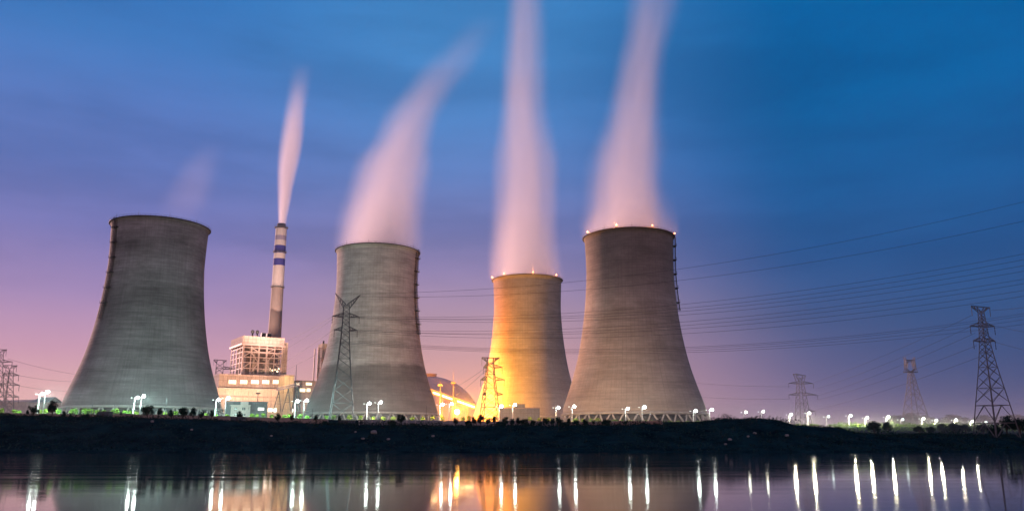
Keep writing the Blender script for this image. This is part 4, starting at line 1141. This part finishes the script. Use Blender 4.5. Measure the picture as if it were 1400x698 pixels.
# flood on the gantry side: warm light on the boiler house
p = P(352, 552, 452); g = 12
t = thing('flood_mast', 'short flood mast behind the office, washing the boiler house in warm light', 'flood mast', (p.x, p.y, g), 0, 'flood masts in the yard')
h = 16
MB().path([(0, 0, -.5), (0, 0, h)], [.3, .2], n=8).build('mast', STEEL, t)
MB().box(-1.2, 1.2, -.5, .5, h + .003, h + .7).build('flood_head', DARKSTEEL, t)
for aim, pw, an in (((-168, 522, 55), 210000, 75), ((-150, 507, 18), 85000, 130), ((P(380, 380, 580).x, 580, 118), 1100000, 34)):
    spotlight(t, (0, .9, h + .9), Vector(aim) - Vector((p.x, p.y, g + h)), pw, (1, .54, .34) if an > 40 else (1, .62, .50), an, 0.8, 0.6)

# ---------------------------------------------------------------- walls, sheds, small things
def wall(name, label, cat, px0, px1, Y, h, mt_, cop=True, post=6.0):
    a, b = P(px0, 572, Y), P(px1, 572, Y); ln = (b - a).length
    t = thing(name, label, cat, (a.x, Y, 0))
    n = max(2, int(ln / 2.5)); vs_, fs_ = [], []
    for i in range(n + 1):
        x = (b.x - a.x) * i / n; z = ground_z(a.x + x, Y)
        if i == 0: z00 = z
        for yy in (0, .3): vs_ += [(x, yy, z - 1), (x, yy, z + h)]
    for i in range(n):
        k = i * 4; fs_ += [(k, k + 4, k + 5, k + 1), (k + 2, k + 3, k + 7, k + 6), (k + 1, k + 5, k + 7, k + 3)]
    fs_ += [(0, 1, 3, 2), (n * 4, n * 4 + 2, n * 4 + 3, n * 4 + 1)]
    MB().add(vs_, fs_).build('wall_panel', mt_, t)
    m_ = int(ln / post)
    for i in range(m_ + 1):
        x = (b.x - a.x) * i / max(1, m_); z = ground_z(a.x + x, Y)
        MB().box(x - .22, x + .22, -.12, .42, z - 1, z + h + .22).build('post', CONC, t)
    if cop:
        c_ = MB(); q, f_ = [], []
        for i in range(n + 1):
            x = (b.x - a.x) * i / n; z = ground_z(a.x + x, Y) + h + .003
            q += [(x, -.08, z), (x, .38, z), (x, -.08, z + .14), (x, .38, z + .14)]
        for i in range(n):
            k = i * 4; f_ += [(k, k + 4, k + 6, k + 2), (k + 1, k + 3, k + 7, k + 5), (k + 2, k + 6, k + 7, k + 3), (k, k + 1, k + 5, k + 4)]
        c_.add(q, f_).build('coping', CONC, t)
    return t
WALLM = mat('buff_wall_render', (0.36, 0.29, 0.24), 0.9, 0, 0.2, 0.5)
wall('perimeter_wall', 'buff rendered perimeter wall with coping running below the darkest tower and the office', 'wall', 148, 448, 316, 2.0, WALLM)
wall('perimeter_wall', 'low plain wall stretch under the row of lit shrubs at the shed end', 'wall', -30, 134, 316, 1.6, WALLM)
wall('metal_fence', 'smooth blue-grey sheet fence below the grey-brown tower', 'fence', 497, 604, 316, 2.5, mat('sheet_fence', (0.20, 0.22, 0.25), 0.5, 0.2, 0.12, 0.6), False, 3.0)
wall('perimeter_wall', 'pale wall stretch behind the clump of dark trees by the orange light', 'wall', 604, 760, 316.2, 2.2, CONC)
wall('perimeter_wall', 'reddish low wall below the beige tower legs', 'wall', 770, 905, 316, 1.9, mat('reddish_wall', (0.30, 0.20, 0.17), 0.9, 0, 0.2, 0.5))
def shed(name, label, cat, px, pyb, Y, w_, d_, h, mt_, rz=0, flat=True):
    b = P(px, pyb, Y); g = ground_z(b.x, Y)
    t = thing(name, label, cat, (b.x, Y, g - .2), rz)
    MB().box(-w_ / 2, w_ / 2, 0, d_, 0, h).build('wall', mt_, t)
    if flat: MB().box(-w_ / 2 - .2, w_ / 2 + .2, -.2, d_ + .2, h + .003, h + .2).build('roof', GREYC, t)
    else: MB().add([(-w_ / 2 - .2, -.2, h), (w_ / 2 + .2, -.2, h), (w_ / 2 + .2, d_ / 2, h + .9), (-w_ / 2 - .2, d_ / 2, h + .9), (-w_ / 2 - .2, d_ + .2, h), (w_ / 2 + .2, d_ + .2, h)], [(0, 1, 2, 3), (3, 2, 5, 4), (0, 3, 4), (1, 5, 2), (0, 4, 5, 1)]).build('roof', GREYC, t)
    MB().box(-.45, .45, -.06, -.004, .25, min(h - .2, 2.0)).build('door', DARKSTEEL, t)
    return t
BLUESH = mat('blue_shed', (0.05, 0.07, 0.10), 0.6, 0, 0.2, 0.5)
shed('tool_shed', 'dark blue flat-roofed shed before the foot of the darkest tower', 'shed', 140, 570, 305, 4.2, 3, 2.6, BLUESH)
shed('guard_hut', 'low dark hut in front of the wall, below the office', 'hut', 323.5, 577, 303, 4.6, 3, 1.9, BLUESH)
shed('gate_hut', 'small pale hut at the end of the sheet fence, below the grey-brown tower', 'hut', 493.5, 579, 312, 1.8, 1.6, 2.2, WHITEW)
shed('site_container', 'dark container-like box beside the horned pylon foot', 'container', 474, 579, 306, 5.2, 2.6, 1.7, BLUESH)
b = P(165, 571, 306)
sg = thing('sign_board', 'small black sign board on a post before the wall below the darkest tower', 'sign', (b.x, 306, ground_z(b.x, 306)))
MB().tube((0, 0, -.3), (0, 0, 2.0), .07, n=6).build('post', STEEL, sg)
MB().box(-.55, .55, -.06, .06, 1.5, 2.4).build('panel', DARKSTEEL, sg)
MB().box(-.6, .6, -.04, .08, 1.45, 1.499).build('frame', STEEL, sg)
for px, pt_, Y, lab in ((127, 546.5, 330, 'thin bare post before the foot of the darkest tower, beside the ladder side'), (157, 550, 332, 'short thin post just before the paired lamps at the darkest tower'), (228, 543, 330, 'thin post in front of the darkest tower, past the paired lamps'), (427.5, 557.5, 330, 'thin pole where the grey-brown tower begins'), (583, 554, 335, 'thin pole at the conveyor-side foot of the grey-brown tower'), (365.7, 553, 330, 'thin pole at the corner of the grey office wing')):
    p = P(px, pt_, Y); g = ground_z(p.x, Y)
    o = MB().tube((0, 0, -.4), (0, 0, p.z - g), .11, .07, n=6).build('thin_post', STEEL); o.location = (p.x, Y, g)
    tag(o, lab, 'post', 'thin posts along the wall')

# ---------------------------------------------------------------- vegetation
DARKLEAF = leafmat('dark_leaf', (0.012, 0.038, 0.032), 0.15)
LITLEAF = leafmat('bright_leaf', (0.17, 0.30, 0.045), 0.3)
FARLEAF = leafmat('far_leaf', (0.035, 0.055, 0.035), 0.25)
BARK = mat('bark', (0.05, 0.04, 0.03), 0.9)
def leaf(mb, p, s, rg):
    n = Vector((rg.gauss(0, 1), rg.gauss(0, 1), rg.gauss(0, 1) + .4))
    if n.length < .01: n = Vector((0, 0, 1))
    n.normalize(); u = n.orthogonal().normalized(); v = n.cross(u)
    a = rg.uniform(0, 6.28); u, v = u * math.cos(a) + v * math.sin(a), v * math.cos(a) - u * math.sin(a)
    L_ = s * rg.uniform(.7, 1.4); W_ = s * rg.uniform(.45, .8)
    mb.add([p - u * L_ * .5, p + v * W_ * .5 + n * .05 * s, p + u * L_ * .5, p - v * W_ * .5 + n * .05 * s], [(0, 1, 2, 3)])
def crown_mb(blobs, n, s, rg):
    mb = MB(); tot = sum(b[3] ** 2 for b in blobs)
    for (x, y, z, r, *fl) in blobs:
        sq = fl[0] if fl else 1.0
        for _ in range(int(n * r * r / tot)):
            d = Vector((rg.gauss(0, 1), rg.gauss(0, 1), rg.gauss(0, 1))).normalized() * r * (rg.random() ** .40) * rg.uniform(.9, 1.08)
            leaf(mb, Vector((x + d.x, y + d.y, z + d.z * sq)), s, rg)
    return mb
def make_tree(seed, kind):
    """unit tree: 1 m of crown radius, trunk below; kinds: round, tall, flat, umbrella"""
    rg = random.Random(seed); t = empty('tree', (0, 0, 0))
    if kind == 'round': th, bl = .75, [(0, 0, 1.6, .84, 1.0)] + [(rg.uniform(-.55, .55), rg.uniform(-.5, .5), 1.6 + rg.uniform(-.6, .55), rg.uniform(.3, .48)) for _ in range(9)]
    elif kind == 'tall': th, bl = 1.5, [(0, 0, 2.2, .62, 1.3), (0, 0, 3.0, .5)] + [(rg.uniform(-.5, .5), rg.uniform(-.5, .5), rg.uniform(1.7, 3.3), rg.uniform(.28, .45)) for _ in range(8)]
    elif kind == 'flat': th, bl = .7, [(-.4, 0, 1.1, .55), (.4, 0, 1.0, .6), (0, 0, 1.35, .55)] + [(rg.uniform(-.9, .9), rg.uniform(-.5, .5), 1.0 + rg.uniform(-.4, .45), rg.uniform(.25, .42)) for _ in range(9)]
    else: th, bl = 1.2, [(rg.uniform(-.75, .75), rg.uniform(-.6, .6), 1.8 + rg.uniform(-.35, .5), rg.uniform(.22, .36)) for _ in range(15)]
    tr = MB(); tr.path([(0, 0, -.3), (.03, 0, th * .5), (rg.uniform(-.06, .06), 0, th), (0, 0, th + .7)], [.13, .10, .085, .04], n=7)
    for b_ in bl[1:6]: tr.path([(0, 0, th * .75), (b_[0] * .5, b_[1] * .5, (th + b_[2]) / 2), (b_[0], b_[1], b_[2])], [.055, .04, .015], n=5)
    tr.build('trunk', BARK, t)
    crown_mb(bl, 1500 if kind != 'umbrella' else 900, .17, rg).build('crown', DARKLEAF, t)
    return t
TREES = {}
def place_tree(kind, var, loc, sx, sz, label, group, leafm=None):
    key = (kind, var, leafm)
    if key not in TREES:
        o = TREES[key] = make_tree(hash(kind) % 7 + var * 31 + len(kind), kind)
        if leafm:
            for c in o.children:
                if c.name.startswith('crown'): c.data.materials[0] = leafm
    else: o = copy_tree(TREES[key])
    o.location = loc; o.scale = (sx, sx, sz); o.rotation_euler = (0, 0, rnd.uniform(-.5, .5) if kind == 'flat' else rnd.uniform(0, 6.28))
    tag(o, label, 'tree', group)
    return o
HT = {'round': 2.5, 'tall': 3.6, 'flat': 1.9, 'umbrella': 2.5}
trees = [  # px, top, width px, kind, Y, label
 (73.5, 546.5, 15, 'round', 308, 'large dark round tree between the gabled shed and the darkest tower'),
 (47, 553.5, 17, 'umbrella', 307, 'open-branched dark tree before the gabled shed'),
 (203, 552.5, 17, 'round', 304, 'biggest dark tree below the darkest tower, just past the paired lamps'),
 (218, 556, 10, 'tall', 305, 'narrow dark tree next to the biggest one below the darkest tower'),
 (233.7, 559, 9, 'round', 306, 'small dark tree between the narrow one and the full round pair'),
 (251, 555, 14, 'round', 305, 'full round dark tree on a thin trunk below the darkest tower'),
 (265, 556, 12, 'tall', 305, 'tall-crowned dark tree close beside the full round one'),
 (276, 561.5, 8, 'round', 306, 'smallest dark tree below the edge of the darkest tower'),
 (290, 560, 8.5, 'tall', 306, 'upright dark tree at the corner where the darkest tower ends'),
 (327.5, 560.5, 11, 'round', 306, 'loose dark tree in front of the white office'),
 (380.5, 563, 11, 'tall', 305, 'greenish dark tree in front of the A-frame gantry'),
 (399.5, 566, 7.5, 'tall', 306, 'thin dark tree near the lamps at the A-frame gantry'),
 (432, 565.5, 8, 'tall', 305, 'upright dark tree at the first edge of the grey-brown tower'),
 (464, 566, 7.5, 'tall', 305, 'dark tree at the foot of the horned pylon'),
 (548.5, 565, 12, 'round', 305, 'lone round dark tree before the sheet fence'),
 (623.5, 570, 9, 'round', 305, 'small tree in front of the orange sodium lamp'),
 (648, 568.5, 9, 'round', 306, 'first small tree of the clump by the orange-lit pylon'),
 (657, 565.5, 12, 'round', 308, 'tallest tree of the clump by the orange-lit pylon'),
 (666.5, 570, 9, 'round', 306, 'low tree in the middle of the clump by the orange-lit pylon'),
 (676, 567, 9.5, 'tall', 308, 'upright tree at the lamp end of the clump by the orange-lit pylon'),
 (691, 568.5, 10, 'tall', 307, 'tree between the two lamps at the pump house'),
 (700, 571, 8, 'round', 308, 'small tree right under the lamp at the roof box'),
 (708, 569, 9.5, 'tall', 306, 'upright tree below the pump house roof box'),
 (717, 571, 12, 'round', 307, 'wide dark tree below the far end of the pump house'),
 (729, 573, 9, 'flat', 306, 'low spreading bush-tree past the pump house'),
 (738, 575, 8, 'round', 307, 'little dark tree midway along the orange-lit tower foot'),
 (746, 570, 11, 'round', 308, 'round tree where the orange light fades on the tower foot'),
 (755.5, 570.5, 9, 'round', 309, 'dark tree touching the round one near the tower gap lamp'),
 (764, 568.5, 12, 'round', 310, 'big dark tree right under the tower gap lamp'),
 (777.5, 570.5, 9, 'tall', 310, 'upright dark tree under the lamp at the orange edge of the beige tower'),
 (788, 572.5, 10, 'flat', 309, 'spreading dark tree at the first legs of the beige tower'),
 (800, 572, 10, 'round', 310, 'round dark tree before the first legs of the beige tower'),
 (811.5, 573, 6, 'tall', 311, 'slim dark tree before the beige tower legs'),
 (829, 572, 17, 'flat', 310, 'widest dark tree clump before the beige tower legs'),
 (855, 574, 7, 'round', 312, 'small dark tree under the first leg lamp of the beige tower'),
 (880, 577, 9, 'flat', 312, 'low dark tree under the second leg lamp of the beige tower'),
 (896, 577.5, 9, 'flat', 312, 'low dark tree past the second leg lamp of the beige tower'),
 (921.5, 576, 7, 'round', 312, 'first of two little round dark trees near the far legs of the beige tower'),
 (932, 575.5, 8, 'round', 312, 'second of two little round dark trees near the far legs of the beige tower'),
 (1194, 574, 26, 'flat', 330, 'wide round dark tree before the first lit shrub strip'),
 (1213, 575, 16, 'flat', 335, 'leafy dark tree below the bright lamp near the hazy trees'),
 (1287, 577.5, 16, 'round', 345, 'dark tree at the start of the wide black clump'),
 (1303, 576.5, 26, 'flat', 340, 'broad black tree under the yellow-green lamp'),
 (1319, 578.5, 20, 'flat', 342, 'black tree sloping off under the small lamp'),
 (1343, 578.5, 18, 'flat', 335, 'black tree behind the legs of the largest pylon'),
 (1374, 566.5, 20, 'round', 310, 'tall black tree beside the largest pylon leg'),
 (1392, 570, 24, 'flat', 305, 'black tree at the very end of the far bank'),
 (1410, 567, 26, 'round', 305, 'black tree half beyond the end of the far bank')]
trees += [
 (10, 563, 22, 'flat', 304, 'broad low bush at the very shed end of the bank'), (38, 559, 6, 'tall', 306, 'little pointed conifer before the gabled shed'),
 (88, 560.5, 9, 'tall', 306, 'dark upright bush between the large round tree and the tower foot'), (97, 564, 6, 'tall', 305, 'tiny pointed conifer under the first tower legs'),
 (118, 564, 20, 'flat', 305, 'wide dark bush in front of the first tower legs, beside the blue shed'), (60, 565, 18, 'flat', 303, 'low bush below the open-branched tree'),
 (150, 568, 12, 'flat', 303, 'low bush just past the dark blue shed'), (222, 570, 14, 'flat', 302, 'low bush filling the foot of the narrow dark tree'),
 (300, 573, 18, 'flat', 302, 'long low bush at the crest under the office lamps'), (347, 574, 12, 'flat', 302, 'low bush at the crest just past the dark hut'),
 (445, 574, 13, 'flat', 302, 'low bush at the crest before the horned pylon'), (536, 573.5, 14, 'flat', 303, 'low bush leaning on the lone round tree'),
 (565, 577, 13, 'flat', 302, 'low bush past the lone round tree, before the fence'), (641, 573, 13, 'flat', 303, 'low bush at the start of the clump by the orange-lit pylon'),
 (684, 575, 15, 'flat', 302, 'low bush under the pump house lamps'), (722, 577, 18, 'flat', 302, 'spreading bush before the little trees of the orange tower foot'),
 (772, 576, 16, 'flat', 303, 'spreading bush under the big dark tree by the tower gap'), (846, 578, 15, 'flat', 303, 'low bush beside the widest clump of the beige tower'),
 (868, 578.5, 13, 'flat', 303, 'low bush between the two leg lamps of the beige tower'), (908, 578, 15, 'flat', 303, 'low bush before the two little round trees'),
 (950, 577, 14, 'flat', 303, 'low bush at the rising foot of the mound'), (1146, 582, 20, 'flat', 318, 'spreading bush where the mound runs out'),
 (1256, 581, 18, 'flat', 330, 'dark bush under the cat-eared pylon'), (1272, 582, 14, 'flat', 330, 'small dark bush just past the cat-eared pylon'),
 (1358, 577, 22, 'round', 318, 'black tree between the legs of the largest pylon and the tall black one')]
for i, (px, py, wpx, kind, Y, lab) in enumerate(trees):
    p = P(px, py, Y); g = ground_z(p.x, Y)
    rr_ = wpx / 2 * Y * .98 / F / (.98 if kind != 'flat' else 1.15)
    hh = max(1.6, p.z - g)
    sz = max(hh / HT[kind], rr_ * (.95 if kind != 'flat' else .8))
    place_tree(kind, i % 3, (p.x, Y, p.z - sz * HT[kind]), rr_, sz, lab, 'dark trees on the near side of the wall')
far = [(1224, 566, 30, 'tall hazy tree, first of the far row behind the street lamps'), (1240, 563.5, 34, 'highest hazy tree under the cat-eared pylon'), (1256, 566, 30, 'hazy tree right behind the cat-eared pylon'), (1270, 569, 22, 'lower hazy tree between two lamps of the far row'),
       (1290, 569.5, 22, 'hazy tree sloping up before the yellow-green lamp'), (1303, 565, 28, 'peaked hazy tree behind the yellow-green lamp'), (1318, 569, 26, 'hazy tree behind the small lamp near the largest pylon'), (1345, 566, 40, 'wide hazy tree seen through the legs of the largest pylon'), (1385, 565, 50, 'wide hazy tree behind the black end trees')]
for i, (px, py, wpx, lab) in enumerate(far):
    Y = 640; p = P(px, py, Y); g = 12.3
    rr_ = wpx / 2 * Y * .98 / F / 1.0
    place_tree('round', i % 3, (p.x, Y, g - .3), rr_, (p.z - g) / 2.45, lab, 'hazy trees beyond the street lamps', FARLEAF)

# shrubs lit bright green behind the wall
def make_shrub(seed):
    rg = random.Random(seed); t = empty('shrub', (0, 0, 0))
    MB().path([(0, 0, -.5), (0, 0, .7)], [.09, .05], n=6).build('stem', BARK, t)
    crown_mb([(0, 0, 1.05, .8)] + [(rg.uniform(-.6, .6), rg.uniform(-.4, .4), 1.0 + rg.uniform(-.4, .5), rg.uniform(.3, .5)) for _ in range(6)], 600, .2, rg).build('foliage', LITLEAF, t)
    return t
SH = [make_shrub(s_) for s_ in range(3)]; used = [False] * 3
shr = [(3, 557, 'at the shed end of the wall'), (21, 559, 'before the long low shed'), (27, 559.5, 'beside another before the long low shed'), (58, 559, 'under the paired lamps by the gabled shed'), (64, 558, 'hard by the paired lamps of the gabled shed'), (81, 557.5, 'just past the large dark round tree'), (98, 558, 'at the first legs of the darkest tower'), (104, 557, 'second by the first legs of the darkest tower'),
       (118, 556.5, 'wide pale one before the thin bare post'), (125, 557.5, 'under the thin bare post'), (134, 559, 'behind the dark blue shed'), (142.5, 559, 'on the far side of the dark blue shed'), (154, 558.5, 'before the short thin post'), (161, 557.5, 'behind the small sign board'), (171, 559, 'between the sign board and the paired lamps'), (179, 560, 'under the first paired lamp of the darkest tower'), (187, 561.5, 'between the paired lamps of the darkest tower'), (226, 561.5, 'between the narrow and the small dark tree'), (241.5, 561, 'before the full round dark tree'), (282, 564, 'under the smallest dark tree'), (296, 565, 'under the lamp at the edge of the darkest tower'), (311, 565, 'under the lamp at the office front'),
       (345, 564.5, 'by the grey office wing'), (352, 564, 'under the lit office window'), (361, 563.5, 'at the corner of the grey office wing'), (371, 565.5, 'by the start of the lit hall strip'), (389, 565.5, 'between the A-frames'), (396, 565, 'under the lit hall strip'), (410, 565, 'between the two gantry lamps'), (420, 567, 'past the second gantry lamp'), (448, 567, 'before the first pylon leg'), (456, 566.5, 'inside the horned pylon legs'), (478, 565.5, 'past the horned pylon legs'), (492.5, 567, 'over the pale hut'), (510.5, 568.5, 'between the lamps of the grey-brown tower'), (524, 568, 'after the lamps of the grey-brown tower'), (537, 568.5, 'before the lone round tree'), (563.5, 568.5, 'past the lone round tree'), (578, 568.5, 'near the pole of the grey-brown tower'), (591, 568, 'at the last legs of the grey-brown tower'), (605, 567, 'under the first conveyor lamp'), (633, 568, 'by the orange sodium lamp'), (641, 567, 'between sodium lamp and tree clump'),
       (725, 568.5, 'at the pump house end wall'), (737, 569.5, 'past the pump house'), (751, 570, 'behind the tower gap trees'), (787, 570.5, 'by the orange-edge lamp of the beige tower'), (797, 571.5, 'before the beige tower, near its orange edge'), (807, 571, 'behind the slim dark tree'), (818, 570.5, 'between slim tree and widest clump'), (841, 572, 'past the widest dark clump'), (850, 573, 'just before the first leg lamp'), (861, 573, 'just after the first leg lamp'), (873, 573.5, 'just before the second leg lamp'), (884, 573.5, 'just after the second leg lamp'), (892, 573.5, 'between leg lamp and little trees'), (905, 574, 'before the little round dark trees'), (915, 574, 'behind the little round dark trees'), (927, 574, 'between the little round dark trees'), (940, 574, 'before the far-edge lamp of the beige tower'), (954, 574, 'after the far-edge lamp of the beige tower'), (964, 574.5, 'before the lamp clear of the beige tower'), (977.5, 574.5, 'at the rising end of the mound'), (987, 575, 'half sunk behind the rising mound'),
       (1030, 576, 'half sunk behind the falling mound'), (1036, 575.5, 'by the lamp at the falling end of the mound'), (1046, 576, 'past the lamp at the falling end of the mound'), (1091, 578, 'by the orange glow at the squat pylon'), (1100, 579, 'under the lamp of the squat pylon'), (1109, 578.5, 'past the lamp of the squat pylon'), (1118, 580, 'before the dim lamp'), (1136, 580.5, 'after the dim lamp'), (1149, 580, 'before the bright lamp past the squat pylon'), (1158, 581, 'under the bright lamp past the squat pylon'), (1166, 580, 'upright one just past that bright lamp'), (1172, 581, 'before the wide round dark tree'), (1229, 583, 'under the dark unlit post'), (1237, 582, 'past the dark unlit post'), (1247, 582.5, 'large yellowish one under the cat-eared pylon'), (1255, 583, 'second yellowish one under the cat-eared pylon'), (1266, 583.5, 'past the yellowish lamp'), (1274, 584, 'before the white far lamp'), (1283, 584.5, 'at the edge of the wide black clump')]
for i, (px, py, lab) in enumerate(shr):
    k = i % 3
    o = SH[k] if not used[k] else copy_tree(SH[k]); used[k] = True
    Y = interp([(0, 328), (600, 352), (900, 372), (975, 382), (1040, 405), (1100, 408), (1180, 402), (1300, 425)], px) + rnd.uniform(-3, 3)
    p = P(px, py, Y); g = ground_z(p.x, Y)
    s_ = rnd.uniform(1.15, 1.5) * (1.3 if px > 1090 else 1)
    hgt = max(1.2, p.z - g)
    if 'wide' in lab: s_ *= 1.6
    o.location = (p.x, Y, g); o.scale = (s_, s_, hgt / 1.9); o.rotation_euler = (0, 0, rnd.uniform(0, 6.28))
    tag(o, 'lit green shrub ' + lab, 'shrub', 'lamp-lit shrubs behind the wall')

# undergrowth over the whole bank, one mass of leaves and grass blades
ug = MB(); rg = random.Random(99)
for _ in range(26000):
    X = rg.uniform(-235, 235); s_ = shore(X); q = rg.random() ** .8
    Y = s_ + 1.0 + q * 56
    z = ground_z(X, Y)
    cl_ = vn(X * .16 + 9, Y * .2 + 3)
    if cl_ < .25: continue
    hgt = (0.25 + 1.7 * max(0, cl_ - .35) ** 1.2) * (1.0 if q < .7 else .65)
    leaf(ug, Vector((X, Y, z + rg.random() * hgt)), rg.uniform(.35, .9), rg)
for _ in range(15000):              # ragged scrub along the crest
    X = rg.uniform(-215, 205); c_ = vn(X * .22 + 40, 5.5) * .6 + vn(X * .6, 1.7) * .4
    if c_ < .38: continue
    Y = shore(X) + 50 + rg.uniform(-7, 6); z = ground_z(X, Y)
    leaf(ug, Vector((X, Y, z + rg.random() ** 1.3 * (c_ - .3) * 4.6)), rg.uniform(.3, .6), rg)
o = ug.build('undergrowth', DARKLEAF); tag(o, kind='stuff')
# lit scrub strip on the low far ground
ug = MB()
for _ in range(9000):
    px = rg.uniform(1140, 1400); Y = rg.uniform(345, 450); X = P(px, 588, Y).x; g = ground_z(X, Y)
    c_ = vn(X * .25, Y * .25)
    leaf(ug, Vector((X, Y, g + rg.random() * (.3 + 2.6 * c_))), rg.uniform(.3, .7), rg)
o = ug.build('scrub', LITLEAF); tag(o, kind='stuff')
# pale stones lying on the slope
stones = [(511, 592.5, 10, 'largest pale stone block on the slope below the pale hut'), (496, 605, 5, 'pale stone low on the slope below the grey-brown tower'), (531, 601, 5, 'flat pale stone on the slope below the lone round tree'), (486, 591, 3.5, 'small pale stone left of the largest block on the slope'.replace('left of', 'beside')), (592, 596.5, 5, 'flat stone on the slope below the sheet fence end'), (998, 602, 6, 'pale stone on the slope below the mound, beside a smaller one'), (992, 607.5, 4, 'small low stone on the slope below the mound'), (1032, 593, 5, 'stone high on the slope below the mound top'), (1076, 596.5, 6, 'stone on the slope below the falling end of the mound'), (1023, 598, 4, 'small stone between two others below the mound'), (262, 588, 4, 'pale stone on the slope below the full round tree'), (371, 596, 4, 'pale stone on the slope below the office wing'), (208, 577.5, 5, 'flat pale slab at the crest below the biggest tree')]
STONE = mat('pale_stone', (0.22, 0.22, 0.21), 0.9, 0, 0.3, 1.5, 0.4)
for px, py, wpx, lab in stones:
    Y = 262
    for _ in range(60):
        p = P(px, py, Y)
        if ground_z(p.x, Y) >= p.z: break
        Y += .8
    r_ = wpx / 2 * Y / F
    m_ = MB(); rg2 = random.Random(px)
    m_.ball((0, 0, r_ * .25), r_, r_ * .8, r_ * .6, n=9, m=6)
    m_.v = [(x * rg2.uniform(.82, 1.12), y * rg2.uniform(.82, 1.12), z * rg2.uniform(.8, 1.1)) for x, y, z in m_.v]
    m_.sm = [False] * len(m_.sm)
    o = m_.build('stone', STONE); o.location = (p.x, p.y, ground_z(p.x, p.y) + .1)
    tag(o, lab, 'stone', 'pale stones on the river slope')
